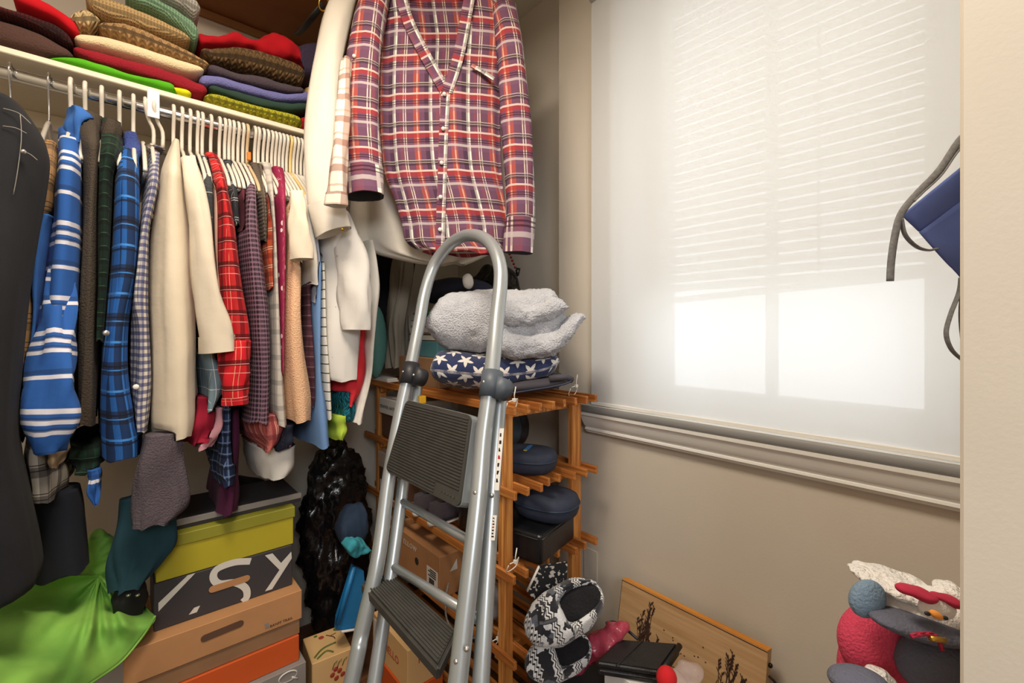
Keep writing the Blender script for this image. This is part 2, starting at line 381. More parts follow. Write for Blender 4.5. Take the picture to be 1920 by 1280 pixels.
# ------------------------------------------------------------------ wooden rack
PINE = wood('pine_slats', '#d08a45', '#9c5722', 1, 14); PINEP = wood('pine_posts', '#d9984f', '#a8642a', 2, 14)
rack = thing('slatted_shoe_rack', 'orange pine rack of slatted tiers standing along the window wall', 'rack', (.97, 1.38, 0))
for X0, X1 in ((.802, .842), (1.096, 1.140)):
    for Y0, Y1 in ((.965, .985), (1.775, 1.795)): adopt(rack, box('post', (X0, Y0, 0), (X1, Y1, .985), PINEP, bev=.002))
TIERS = [.984, .756, .528, .300, .072]
slm = box_me('slat', (-.0055, 0, -.0115), (.0055, .985, .0115), .0012)
for ti, tz in enumerate(TIERS):
    for i in range(8):
        xx = .796+i*.0495
        o = link('slat', slm, PINE); o.location = (xx, .905+R.uniform(-.004, .004)+(.02 if ti and i in (3, 4) else 0), tz+(.0 if ti == 0 or i in (0, 7) else .0)); adopt(rack, o)
    for Y0 in (.987, 1.75): adopt(rack, box('cross_bar', (.805, Y0, tz-.036), (1.138, Y0+.018, tz-.0125), PINEP, bev=.001))
TIE = mat('nylon_tie', '#e9e4da', .4, .02)
def zip_tie(x, y, X, n):
    p = P(x, y, X=X); t = thing('zip_tie', n, 'cable tie', p)
    adopt(t, tube('loop', [p+Vector((-.008, -.006, .012)), p+Vector((.014, -.010, .016)), p+Vector((.034, .004, .013)), p+Vector((.03, .012, -.014)), p+Vector((-.006, .008, -.016)), p+Vector((-.010, -.004, .008))], .0016, TIE, n=6, res=16),
          tube('tail', [p+Vector((.010, -.010, .014)), p+Vector((.006, -.014, .030)), p+Vector((.012, -.013, .052))], .0018, TIE, n=6), box('lock_head', p+Vector((.004, -.015, .010)), p+Vector((.014, -.006, .020)), TIE, bev=.001))
zip_tie(955, 760, .80, 'pale cable tie on the front corner of the top tier')
zip_tie(1072, 732, 1.09, 'pale cable tie on the back corner of the top tier')
zip_tie(957, 1062, .80, 'pale cable tie knotted round the pine post below the black vinyl case')
zip_tie(925, 1205, .80, 'pale cable tie on the lowest visible tier of the pine rack')
# ================================================================== step ladder
LC = .60-.3625*1.086
def PL(x, y, off=0.0):
    d = ray(x, y); t = (LC+off+.3625*1.2)/(d.x-.3625*d.z); return CAM+d*t
LN = Vector((-1, 0, .3625)).normalized()      # towards the viewer, off the ladder's plane
SILV = mat('silver_ladder_tube', '#a9b0b4', .32, .04, metal=.55); RUB = mat('ribbed_black_rubber', '#3b3a37', .62, .15, 30, (500, .2, .001))
GREYP = mat('grey_ladder_plastic', '#4c5560', .5); BLKP = mat('black_ladder_plastic', '#23242a', .5); RIVET = mat('rivet_steel', '#c9c9c6', .25, metal=.9)
lad = thing('step_ladder', 'folded silver step ladder with black ribbed steps leaning before the pine rack', 'step ladder', (.2, .75, 0))
far = [(662, 1265), (677, 1190), (709, 1048), (728, 903), (751, 771), (773, 672), (786, 606), (797, 547), (815, 494), (845, 457), (876, 441), (906, 446), (927, 467), (938, 502), (938, 540), (932, 593), (926, 659), (916, 745), (906, 822), (897, 930), (881, 1078), (861, 1256)]
fp = [PL(*q) for q in far]
def to_floor(a, b): return b+(b-a)*((.012-b.z)/(b.z-a.z))*1.0 if abs(b.z-a.z) > 1e-6 else b
fp = [to_floor(fp[2], fp[0])]+fp+[to_floor(fp[-3], fp[-1])]
adopt(lad, tube('front_rail', fp, .0172, SILV, n=16, res=90))
rear_n = [PL(939, 735, .045), PL(937, 753, .045), PL(925, 900, .045), PL(913, 1090, .045), PL(903, 1256, .045)]; rear_n.append(to_floor(rear_n[-3], rear_n[-1]))
rear_f = [PL(783, 715, .045), PL(782, 726, .045), PL(755, 915, .045), PL(737, 1048, .045), PL(704, 1265, .045)]; rear_f.append(to_floor(rear_f[-3], rear_f[-1]))
adopt(lad, tube('rear_leg', rear_n, .0155, SILV, n=14, res=24), tube('rear_leg', rear_f, .0155, SILV, n=14, res=24))
adopt(lad, tube('cross_bar', [PL(755, 940, .045), PL(895, 1022, .045)], .0095, SILV, n=12), tube('cross_bar', [PL(735, 1060, .045), PL(915, 1172, .045)], .0095, SILV, n=12))
for q in (fp[0], fp[-1], rear_n[-1], rear_f[-1]):
    adopt(lad, tube('rubber_foot', [q+Vector((0, 0, .03)), q-Vector((0, 0, .011))], .019, BLKP, n=14))
def clamp(pix, piv, m, nm):
    a = PL(*pix[0]); b = PL(*pix[1]); c = PL(*piv, .012)
    br = adopt(lad, tube(nm, [a, b], .0235, m, n=18)) and None
    adopt(lad, tube('hinge_plate', [c+LN*.016, c-LN*.016], .024, m, n=18))
    for q in (PL((pix[0][0]+pix[1][0])/2, (pix[0][1]+pix[1][1])/2)+LN*.021, c+LN*.016): adopt(lad, blob('rivet', q, (.0042, .0042, .0042), RIVET, sub=2))
clamp([(924, 697), (918, 745)], (938, 728), GREYP, 'hinge_clamp'); clamp([(772, 682), (765, 720)], (785, 706), BLKP, 'hinge_clamp')
# folded upper platform
def platform():
    q = [(771, 751), (896, 781), (874, 956), (732, 884)]
    o = [PL(x, y)+LN*.012 for x, y in q]
    n = 22
    ax, ay = (o[1]-o[0]), (o[3]-o[0])
    def bil(s, t): return o[0].lerp(o[1], s).lerp(o[3].lerp(o[2], s), t)
    out = []
    rr = .07
    for cx, cy, a0 in ((rr, rr, PI), (1-rr, rr, 1.5*PI), (1-rr, 1-rr, 0), (rr, 1-rr, .5*PI)):
        for k in range(5): a = a0+PI/2*k/4; out.append((cx+rr*math.cos(a), cy+rr*math.sin(a)))
    base = poly('platform', [bil(*p) for p in out], -.022, SILV, nrm=LN)
    adopt(lad, base)
    pad = poly('tread_pad', [bil(*p)+LN*.0005 for p in [(.5+(s-.5)*.985, .5+(t-.5)*.985) for s, t in out]], .004, RUB, nrm=LN); adopt(lad, pad)
    inv = pad.matrix_world
    for k in range(27):
        t = .05+.9*k/26; s0, s1 = .03, (.97 if t < .84 else .70)
        p0, p1 = bil(s0, t)+LN*.0043, bil(s1, t)+LN*.0043; dn = (bil(s0, t+.017)-bil(s0, t))
        rb = mesh('tread_rib', [p0, p1, p1+dn, p0+dn, p0+LN*.0022+dn*.2, p1+LN*.0022+dn*.2, p1+LN*.0022+dn*.8, p0+LN*.0022+dn*.8], [(0, 1, 5, 4), (1, 2, 6, 5), (2, 3, 7, 6), (3, 0, 4, 7), (4, 5, 6, 7)], RUB)
        rb.parent = pad; rb.matrix_parent_inverse = pad.matrix_world.inverted()
    ex = (o[1]-o[0]).normalized(); ey = (o[0]-o[3]).normalized()
    for k in range(5):     # worn embossed scallops of the maker's mark
        c = bil(.80+.035*k, .93); tr_ = tube('embossed_mark', [c-ex*.005+ey*.0+LN*.0045, c+ey*.005+LN*.0045, c+ex*.005+LN*.0045], .0006, RUB, n=5); adopt(lad, tr_)
platform()
# fixed lower step, level tread
zs = PL(690, 1086).z
c = [P(676, 1089, Z=zs), P(735, 1071, Z=zs), P(858, 1180, Z=zs), P(822, 1254, Z=zs)]
def bil2(s, t): return c[0].lerp(c[3], s).lerp(c[1].lerp(c[2], s), t)   # s: far -> near, t: front -> back
st = poly('lower_step', [bil2(0, 0), bil2(1, 0), bil2(1, 1), bil2(0, 1)], -.028, RUB, nrm=UP); adopt(lad, st)
bm = bmesh.new(); bm.from_mesh(st.data); bmesh.ops.recalc_face_normals(bm, faces=bm.faces); bmesh.ops.bevel(bm, geom=bm.edges[:], offset=.006, segments=3, affect='EDGES'); bm.to_mesh(st.data); bm.free()
for k in range(11):
    t0, t1 = .06+.082*k, .06+.082*k+.045
    a = [bil2(.03, t0), bil2(.97, t0), bil2(.97, t1), bil2(.03, t1)]
    rb = poly('tread_rib', [v-UP*.0005 for v in a], .0025, RUB, nrm=UP); rb.parent = st; rb.matrix_parent_inverse = st.matrix_world.inverted()
yc = P(787, 747, X=.63); adopt(lad, box('latch_button', yc+Vector((-.012, -.02, -.012)), yc+Vector((.01, .014, .010)), mat('yellow_latch', '#f0b418', .4), bev=.003, seg=2))
for x, y, off in ((897, 925, 0), (863, 1238, 0), (927, 930, .045), (882, 1215, 0)): adopt(lad, blob('rivet', PL(x+4, y, off)+LN*.013+RGT*.0, (.005, .005, .005), RIVET, sub=2))
# warning stickers up the near rear leg
STK = mat('white_sticker', '#eeeae4', .5, .02); INK = mat('black_ink', '#1b1b1d', .6, .05); REDINK = mat('red_ink', '#b8232b', .6, .05)
def sticker(y0, y1, nm):
    def pt(y, k): return PL(925+(900-y)*.083+k, y, .045)-FWD*.0145
    a, b = pt(y0, 3), pt(y0, 12); cc, d = pt(y1, 12), pt(y1, 3)
    s = poly(nm, [a, b, cc, d], .0006, STK, nrm=-FWD); adopt(lad, s)
    for k in range(7):
        t = .08+.86*k/7; p = a.lerp(d, t); q = b.lerp(cc, t); p2 = a.lerp(d, t+.06); q2 = b.lerp(cc, t+.06)
        w = poly('printed_mark', [v-FWD*.0007 for v in (p.lerp(q, .25), p.lerp(q, .35+.4*R.random()), p2.lerp(q2, .5+.3*R.random()), p2.lerp(q2, .25))], .0002, INK if k != 3 else REDINK, nrm=-FWD)
        w.parent = s; w.matrix_parent_inverse = s.matrix_world.inverted()
sticker(800, 914, 'warning_sticker'); sticker(960, 1006, 'small_sticker')
# ================================================================== hanging clothes
YR = RODY
def smooth(t): t = max(0, min(1, t)); return t*t*(3-2*t)
def drape(name, st, m, hd=.215, yc=YR, drop=62, n=40, k=34, fold=.005, p=2.6, top=True, seed=None, parent=None, hem=.0, back=None, neck=.045, wav=7):
    """a garment hanging from the rod: st = (pixel y, left x, right x) of its front edge, top to hem"""
    rs = random.Random(seed if seed is not None else name+str(st[0])); ph = [rs.uniform(0, 6.28) for _ in range(6)]
    q = catmull(st, n); sr = superring(k, p); rings = []; uvs = []; y0 = q[0][0]; y1 = q[-1][0]
    for i, (y, xl, xr) in enumerate(q):
        h = neck+(hd-neck)*smooth((y-y0)/drop)**.8 if top else hd
        yf = yc-h; a = P(xl, y, Y=yf); b = P(xr, y, Y=yf); cx = (a.x+b.x)/2; hw = max(.004, (b.x-a.x)/2); z = (a.z+b.z)/2
        t = (y-y0)/(y1-y0); yb = yc+(back if back is not None else h)
        ring = []; per = 0; last = None
        for j, (s, c) in enumerate(sr):
            # angle 0 starts at the front (towards the viewer)
            th = 2*PI*j/k; f = fold*(.35+.9*t)*(math.sin(3*th+ph[0]+2.2*t)+.7*math.sin(wav*th+ph[1]-3*t)+.6*math.sin(13*th+ph[2]+5*t))
            f += fold*.6*math.sin(9*t+ph[3]+th*2)
            Y = (yf+yb)/2-s*(yb-yf)/2; X = cx+c*hw
            X += f*(c if abs(c) > .2 else .2)*min(1, hw/.02); Y -= f*s*.8
            v = Vector((X, Y, z+hem*t*math.sin(2*th+ph[4])*.02+(.004*math.sin(5*th+ph[5]) if i == n-1 else 0)))
            if last is not None: per += (v-last).length
            last = v; ring.append(v); uvs.append((per, z))
        rings.append(ring)
    return loft(name, rings, m, parent, cap0=True, uvs=uvs)
def sleeve(name, path, m, parent=None, n=26, k=18, flat=.62, fold=.003, lining=None, cuff=None, seed=1):
    """tube of cloth: path = (px x, px y, half width px, plane Y); open lower end with a turned-in inside"""
    rs = random.Random(seed+len(path)); ph = rs.uniform(0, 6)
    q = catmull(path, n); rings = []; uvs = []; L = 0; pc = None
    for i, (x, y, hw, Y) in enumerate(q):
        c = P(x, y, Y=Y); w_ = hw*fdepth(c)/FPX
        j0, j1 = q[max(0, i-1)], q[min(n-1, i+1)]; d = (P(j1[0], j1[1], Y=j1[3])-P(j0[0], j0[1], Y=j0[3])).normalized()
        ax = (RGT-d*RGT.dot(d)).normalized(); ay = d.cross(ax)
        if pc is not None: L += (c-pc).length
        pc = c; ring = []
        for j in range(k):
            th = 2*PI*j/k; f = 1+(fold/max(w_, .01))*(math.sin(3*th+ph+i*.35)+.6*math.sin(5*th-i*.5))
            ring.append(c+ax*math.cos(th)*w_*f+ay*math.sin(th)*w_*flat*f); uvs.append((th*w_*.85, -L))
        rings.append(ring)
    o = loft(name, rings, m, parent, cap0=True, uvs=uvs)
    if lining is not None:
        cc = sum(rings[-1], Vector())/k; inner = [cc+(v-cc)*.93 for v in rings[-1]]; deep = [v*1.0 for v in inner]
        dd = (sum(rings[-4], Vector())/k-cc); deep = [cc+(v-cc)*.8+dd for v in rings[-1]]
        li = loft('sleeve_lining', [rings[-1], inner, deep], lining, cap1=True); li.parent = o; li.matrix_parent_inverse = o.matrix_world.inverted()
    if cuff is not None:
        a = [rings[-1-cuff][j]+(rings[-1-cuff][j]-sum(rings[-1-cuff], Vector())/k)*.06 for j in range(k)]; b = [rings[-1][j]+(rings[-1][j]-sum(rings[-1], Vector())/k)*.06 for j in range(k)]
        cf = loft('cuff', [a, b], m, uvs=[(j*.006, 0) for j in range(k)]+[(j*.006, -.05) for j in range(k)]); cf.parent = o; cf.matrix_parent_inverse = o.matrix_world.inverted()
    return o
BTN = mat('pearl_button', '#e9e6df', .25, .05, coat=.5); BRASS = mat('brass', '#b98f3c', .3, .1, metal=.9)
def button(name, x, y, parent, r=.0055, m=None, **pl):
    c_ = P(x, y, **pl); d = (CAM-c_).normalized(); o = tube(name, [c_-d*.003, c_+d*.0015, c_+d*.003], [r, r, r*.7], m or BTN, n=12); adopt(parent, o) if parent.type == 'EMPTY' else None
    if parent.type != 'EMPTY': o.parent = parent
    return o
HW = mat('white_hanger_plastic', '#dcd5c8', .35, .03); WIRE = mat('hanger_wire', '#c9cacb', .2, metal=.95); CLEARP = mat('clear_hanger_plastic', '#d6cfc3', .25, alpha=.55)
YELH = mat('yellowed_hanger_plastic', '#e2c583', .35); TANH = mat('tan_hanger_plastic', '#cdb48c', .4)
def hook_pts(lean=0.0, dz=0.0):
    pts = []
    for k in range(9):
        a = math.radians(200-k*30); pts.append((lean*.2, math.cos(a)*.0225, .002+math.sin(a)*.0225))
    pts = pts[:8]+[(lean*.5, .008, -.030), (lean, 0, -.055), (lean, 0, -.098+dz)]
    return [(x, -y, z) for x, y, z in pts]
def arm_pts(): return [(0, -.165, -.215), (0, -.14, -.185), (0, -.06, -.128), (0, 0, -.097), (0, .06, -.128), (0, .14, -.185), (0, .165, -.215)]
_hk = {}
def hanger(x, label, m=HW, wire=False, group=None, lean=0.0):
    b = P(x, 0, Y=YR).x if False else None
    # rod point under this pixel column
    d = ray(x, 0); X = d.x/d.y*YR
    key = (m.name, wire, lean)
    t = thing('clothes_hanger', label, 'hanger', (X, YR, RODZ), group)
    if key not in _hk:
        h = tube('hook', hook_pts(lean), .0022 if wire else .0046, WIRE if wire else m, n=8, res=30); a = tube('shoulder_frame', arm_pts(), .0046, m, n=8, res=16)
        bb = tube('trouser_bar', [(0, -.16, -.217), (0, .16, -.217)], .004, m, n=8)
        _hk[key] = (h, a, bb)
        for o in _hk[key]: o.parent = t
    else:
        for o in _hk[key]:
            c_ = o.copy(); COL.objects.link(c_); c_.parent = t
    return t
GAR = 'clothes hanging on the chrome rod'
def gm(name, label, cat, st, m, **kw):
    o = drape(name, st, m, **kw); tag(o, label, cat, GAR); return o
# ---- cloths
DENIM_B = cloth('black_denim', '#1d1e22', 'denim', c2='#131418'); DENIM_D = cloth('dark_denim', '#1b1e27', 'denim')
TANPL = plaid('tan_plaid_flannel', '#d9ab74', [(.05, 0, .016, '#4d3f38', .55), (.05, .022, .002, '#1f1a1a', .8), (.05, .03, .002, '#1f1a1a', .8)], [(.06, 0, .02, '#4d4038', .5), (.06, .025, .002, '#1f1a1a', .8), (.06, .036, .002, '#1f1a1a', .8), (.06, .045, .002, '#1f1a1a', .7)])
BWPL = plaid('black_cream_plaid', '#d8cfbf', [(.06, 0, .024, '#26242b', .7), (.06, .03, .002, '#1b181b', .9), (.06, .045, .002, '#1b181b', .9)], [(.06, 0, .022, '#26242b', .65), (.06, .035, .002, '#1b181b', .9), (.06, .047, .002, '#1b181b', .9)])
BLUSTR = plaid('blue_white_stripe_flannel', '#2f60ac', [], [(.158, 0, .010, '#e8e6ee', .95), (.158, .020, .010, '#e8e6ee', .95), (.158, .040, .010, '#e8e6ee', .95), (.158, .012, .006, '#2d4b80', .8), (.158, .032, .006, '#2d4b80', .8), (.158, .092, .008, '#e8e6ee', .95), (.158, .082, .009, '#294a80', .8)])
BLUQ = cloth('blue_quilted_lining', '#3a6cb8', 'weave'); CHAR = cloth('charcoal_fleece', '#4b4746', 'fleece'); CHBR = cloth('brown_black_hoodie', '#433a31', 'fleece')
GRNPL = plaid('dark_green_plaid', '#1f3a2c', [(.03, 0, .013, '#101814', .7)], [(.03, 0, .013, '#101814', .7), (.03, .02, .002, '#4a6a50', .6)])
BLKBLU = plaid('bright_blue_black_plaid', '#2c74cf', [(.085, .012, .034, '#1b1a22', .82), (.085, .060, .003, '#55a4f2', .8), (.085, .052, .004, '#1d2233', .7)], [(.11, 0, .030, '#22222c', .72), (.11, .038, .005, '#4f9cf0', .8), (.11, .048, .005, '#1d1e2a', .8), (.11, .092, .004, '#1d1e2a', .8), (.11, .100, .003, '#4f9cf0', .7)])
NAVYF = cloth('navy_fleece_lining', '#3b4a86', 'fleece'); REDSTR = plaid('red_white_knit_stripe', '#8e2a2a', [], [(.03, 0, .010, '#e9dfd0', .9), (.12, .04, .07, '#4a3028', .8)])
GING = plaid('navy_gingham', '#e6dfd4', [(.0170, 0, .0085, '#1c2c6e', .70)], [(.0170, 0, .0085, '#1c2c6e', .70)])
CREAM = cloth('cream_satin_blouse', '#dccfb8', 'weave', .04, .55, .1); CREAM2 = cloth('ivory_blouse', '#d9cdb9', 'weave', .05, .65)
GRYPL = plaid('charcoal_windowpane', '#3e4245', [(.05, .01, .0018, '#9aa0a2', .7)], [(.062, 0, .0018, '#c9cbc9', .8), (.012, 0, .002, '#2f3235', .6)])
ROSE = cloth('dusty_rose_cloth', '#c8a08e'); REDPL = plaid('red_black_plaid', '#d1202a', [(.06, .0, .012, '#5a1216', .75), (.06, .024, .0015, '#f0b98c', .75), (.06, .034, .0012, '#f0c9a0', .6)], [(.062, 0, .014, '#4a1014', .78), (.062, .018, .0018, '#f3b2a8', .8), (.062, -.003, .0016, '#f3b2a8', .8)])
DKPL = plaid('black_white_windowpane', '#2d3136', [(.03, .01, .002, '#c6c8c8', .7)], [(.05, .0, .002, '#c6c8c8', .8), (.05, .006, .002, '#c6c8c8', .8)])
MARDOT = spots('mauve_eyelet_print', '#85697a', '#24141d', .0125, .30, ring=(.45, '#54394a'))
MAROON = cloth('maroon_cloth', '#5a2530'); OLIVE = cloth('taupe_knit', '#6f6257', 'knit'); CRIM = spots('crimson_floral', '#8f1242', '#f0dcd6', .034, .20, rnd=1.0)
ORPL = plaid('orange_red_plaid', '#c9552f', [(.02, 0, .006, '#8a2a24', .6), (.04, .012, .0018, '#f1d4b8', .8)], [(.05, 0, .014, '#8f2d24', .7), (.05, .02, .002, '#f2d6bc', .8), (.05, .026, .002, '#f2d6bc', .8)])
RUSTPL = plaid('rust_pink_plaid', '#a9504c', [(.03, 0, .008, '#7d3238', .6), (.03, .015, .0016, '#eec2b4', .8), (.03, .02, .0016, '#eec2b4', .8)], [(.05, 0, .014, '#7d3238', .6)])
GRYCHK = plaid('pale_grey_check', '#cfc8be', [(.02, 0, .008, '#a59a92', .5)], [(.07, 0, .014, '#8f8a88', .6), (.07, .03, .007, '#b0a8a2', .6)])
TEE = cloth('cream_tee_cotton', '#e0d3bf'); PEACH = cloth('peach_terry', '#e2b08c', 'fleece', .08); WHT = cloth('white_cotton', '#dedad2', 'weave', .04); LILAC = cloth('pale_blue_tee', '#b9bccb')
PURPL = plaid('plum_plaid', '#57333f', [(.03, 0, .01, '#3a2029', .6)], [(.03, 0, .01, '#3a2029', .6), (.03, .016, .0015, '#a9868c', .7)])
DNMB = cloth('washed_blue_denim', '#6486b4', 'denim'); STRP = plaid('white_black_stripe_tee', '#e6e1d6', [], [(.0275, 0, .0032, '#1b1b1f', .95)])
EYE = spots('white_eyelet_cotton', '#dedbd6', '#bdb9b5', .03, .10, rnd=.8); CORAL = cloth('coral_red_cotton', '#d8323c'); WHT2 = cloth('off_white_linen', '#dcd8d0')
NEON = cloth('neon_yellow_cloth', '#c9e21c'); NAVPL = plaid('navy_blue_plaid', '#1f2b4a', [(.03, 0, .004, '#7f95c0', .6)], [(.03, 0, .004, '#7f95c0', .6), (.03, .01, .008, '#101626', .7)])
TEALK = cloth('teal_crochet', '#1f7f92', 'cable'); LIME = cloth('lime_cloth', '#b9d64c'); CHARP = cloth('plum_charcoal_jersey', '#544b52', 'fleece'); TEALP = cloth('dark_teal_cotton', '#24434f')
BURG = cloth('burgundy_jersey', '#4a1a38'); BLGRY = plaid('blue_grey_chambray_check', '#78909c', [(.04, 0, .0018, '#e8ebea', .8)], [(.05, 0, .0018, '#e8ebea', .8)]); PINK = cloth('pink_lining', '#d49aa4'); CRIMS = cloth('crimson_cloth', '#a01f38')
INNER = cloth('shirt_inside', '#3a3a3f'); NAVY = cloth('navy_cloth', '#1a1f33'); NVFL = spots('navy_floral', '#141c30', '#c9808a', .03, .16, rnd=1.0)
# ---- garments, from the jeans end of the rod towards the window
jn = thing('jeans', 'black denim jeans with white topstitching hung by the waistband', 'jeans', P(10, 200, Y=1.30), GAR)
jb = drape('leg', [(168, -70, 34), (205, -80, 62), (245, -90, 78), (300, -92, 74), (400, -95, 58), (520, -98, 40), (640, -100, 28), (760, -100, 19), (850, -100, 17), (930, -100, 33), (1010, -100, 48), (1080, -100, 60), (1135, -100, 62), (1160, -100, 4)], DENIM_B, hd=.10, yc=1.30, top=False, fold=.002)
adopt(jn, jb)
adopt(jn, drape('leg', [(880, 10, 110), (910, 20, 140), (950, 32, 152), (1000, 38, 158), (1050, 46, 162), (1088, 52, 163)], DENIM_D, hd=.05, yc=1.44, top=False, fold=.001))
STIT = mat('white_stitching', '#8f8b82', .8)
for pts in ([(38, 215), (40, 260), (33, 320), (25, 365)], [(5, 236), (30, 240), (50, 250)], [(6, 203), (35, 212), (58, 232)], [(44, 283), (58, 290), (70, 300)]):
    adopt(jn, tube('topstitch', [P(x, y, Y=1.198) for x, y in pts], .0006, STIT, n=5, res=12))
button('rivet', 44, 284, jn, .004, RIVET, Y=1.196)
gm('flannel_shirt', 'tan and black plaid flannel shirt squeezed beside the black jeans', 'shirt', [(262, 78, 106), (290, 66, 108), (350, 60, 108), (430, 40, 106), (520, 36, 84), (640, 24, 70), (740, 16, 62), (830, 14, 48)], TANPL, hd=.19)
gm('flannel_shirt', 'black and cream plaid shirt tail showing below the blue striped shirt', 'shirt', [(800, 30, 110), (850, 24, 112), (900, 24, 120), (945, 28, 118)], BWPL, hd=.235, top=False)
o = gm('suede_glove', 'tan cloth cuff poking out above the black and cream plaid tail', 'clothing', [(838, 74, 112), (860, 76, 117), (880, 82, 112)], cloth('tan_cuff', '#b89d78'), hd=.245, top=False)
bs = thing('flannel_shirt', 'blue flannel shirt with white bands and a quilted blue lining', 'shirt', P(120, 300, Y=1.34), GAR)
adopt(bs, drape('body', [(238, 106, 150), (280, 100, 154), (340, 93, 153), (430, 86, 152), (500, 73, 148), (600, 64, 140), (690, 58, 134), (730, 50, 136), (780, 42, 136), (820, 48, 124), (848, 70, 108)], BLUSTR, hd=.235, fold=.004),
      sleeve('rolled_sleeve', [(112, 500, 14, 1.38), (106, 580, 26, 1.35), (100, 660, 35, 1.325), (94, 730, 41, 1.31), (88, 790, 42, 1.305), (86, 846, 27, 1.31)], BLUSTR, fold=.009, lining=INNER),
      drape('quilted_lining', [(400, 70, 100), (428, 44, 94), (460, 43, 90), (520, 47, 84), (600, 50, 78), (700, 36, 66), (780, 22, 52), (812, 20, 46)], BLUQ, hd=.20, top=False),
      drape('collar', [(196, 126, 160), (215, 122, 176), (240, 120, 172), (268, 122, 160)], BLUQ, hd=.09, top=False, fold=.006))
button('cuff_snap', 128, 668, bs, .005, BTN, Y=1.315)
gm('hooded_sweatshirt', 'charcoal hooded sweatshirt between the blue striped and blue plaid shirts', 'sweatshirt', [(208, 150, 192), (240, 147, 197), (290, 150, 196), (400, 150, 184), (560, 145, 184), (700, 138, 180), (800, 134, 174)], CHBR, hd=.20)
gj = thing('plaid_jacket', 'dark green plaid jacket with a brown hood wedged behind the charcoal sweatshirt', 'jacket', P(200, 300, Y=1.36), GAR)
adopt(gj, drape('body', [(222, 188, 228), (270, 180, 232), (330, 178, 214), (420, 176, 208), (520, 178, 204), (640, 176, 194)], GRNPL, hd=.20))
adopt(gj, drape('hood', [(222, 186, 230), (250, 180, 232), (290, 178, 228), (322, 180, 212)], CHBR, hd=.12, top=False))
bp = thing('flannel_shirt', 'bright blue and black plaid flannel shirt with a snap cuff', 'shirt', P(225, 300, Y=1.34), GAR)
adopt(bp, drape('body', [(262, 220, 264), (300, 210, 264), (400, 207, 268), (500, 202, 268), (600, 190, 246), (700, 180, 244), (780, 177, 262), (830, 179, 274), (864, 181, 275)], BLKBLU, hd=.225, fold=.003),
      drape('fleece_collar', [(246, 232, 262), (262, 222, 268), (290, 218, 266), (318, 214, 262)], NAVYF, hd=.085, top=False, fold=.005))
button('snap', 199, 624, bp, .0065, RIVET, Y=1.332)
gm('striped_cardigan', 'red and brown striped knit sliver beside the navy gingham shirt', 'sweater', [(270, 262, 288), (310, 264, 288), (370, 264, 284), (430, 258, 274)], REDSTR, hd=.18)
gs = thing('gingham_shirt', 'navy and white gingham shirt with a buttoned cuff', 'shirt', P(270, 400, Y=1.34), GAR)
adopt(gs, drape('body', [(272, 284, 309), (305, 279, 306), (355, 272, 301), (420, 261, 284), (500, 250, 283), (560, 243, 284), (610, 248, 284), (700, 246, 286), (770, 242, 281), (812, 247, 276)], GING, hd=.225, fold=.004))
button('button', 255, 725, gs, .006, BTN, Y=1.326)
cb = thing('blouse', 'cream satin blouse with a wide buttoned sleeve', 'blouse', P(330, 400, Y=1.33), GAR)
adopt(cb, drape('body', [(260, 326, 338), (290, 314, 345), (340, 298, 356), (400, 286, 364), (470, 280, 368), (560, 276, 374), (650, 281, 380), (720, 280, 381), (790, 277, 383), (826, 280, 376)], CREAM, hd=.235, fold=.005),
      sleeve('sleeve', [(352, 296, 12, 1.36), (362, 350, 17, 1.335), (376, 430, 20, 1.325), (384, 510, 22, 1.32), (392, 570, 25, 1.32), (402, 615, 29, 1.32), (408, 660, 31, 1.32)], CREAM2, lining=CREAM2, cuff=3))
gm('windowpane_shirt', 'charcoal windowpane check shirt behind the cream blouse sleeve', 'shirt', [(292, 372, 396), (330, 376, 406), (450, 384, 411), (560, 390, 416), (660, 396, 420)], GRYPL, hd=.20)
gm('rose_cardigan', 'dusty rose edge of a cardigan between the charcoal and red checks', 'cardigan', [(300, 388, 408), (350, 398, 413), (480, 402, 416), (600, 404, 420)], ROSE, hd=.19)
rp = thing('flannel_shirt', 'red and black plaid flannel shirt with a rolled cuff', 'shirt', P(430, 400, Y=1.34), GAR)
adopt(rp, drape('body', [(286, 386, 412), (320, 398, 430), (380, 406, 444), (460, 411, 457), (540, 414, 471), (600, 417, 483), (650, 416, 486), (680, 414, 484)], REDPL, hd=.225, fold=.004),
      sleeve('sleeve', [(438, 640, 30, 1.325), (440, 690, 27, 1.32), (440, 725, 24, 1.32), (443, 758, 22, 1.32)], REDPL, lining=REDPL, cuff=4))
button('cuff_button', 432, 632, rp, .006, BTN, Y=1.305)
gm('black_check_shirt', 'black shirt with fine white windowpane lines beside the red plaid', 'shirt', [(300, 418, 442), (340, 426, 450), (420, 440, 456)], DKPL, hd=.19)
gm('maroon_top', 'maroon top showing beside the mauve print shirt', 'top', [(312, 440, 468), (350, 446, 474), (430, 454, 476)], MAROON, hd=.19)
gm('print_shirt', 'mauve shirt printed with a small dark geometric dot', 'shirt', [(312, 452, 480), (345, 460, 488), (420, 456, 498), (500, 460, 508), (600, 470, 518), (700, 477, 519), (795, 472, 518)], MARDOT, hd=.225, fold=.003)
gm('knit_cardigan', 'taupe knit cardigan behind the mauve print shirt', 'cardigan', [(306, 470, 500), (350, 482, 506), (450, 494, 508)], OLIVE, hd=.19)
gm('orange_plaid_shirt', 'orange red plaid shirt between the mauve print and pale grey check', 'shirt', [(316, 480, 510), (350, 494, 516), (440, 500, 516), (540, 506, 518)], ORPL, hd=.20)
gm('check_cardigan', 'pale grey check cardigan with a soft blue cuff', 'cardigan', [(304, 488, 514), (340, 500, 518), (430, 510, 522), (540, 514, 526), (650, 514, 534), (740, 513, 544), (800, 516, 548)], GRYCHK, hd=.215, fold=.003)
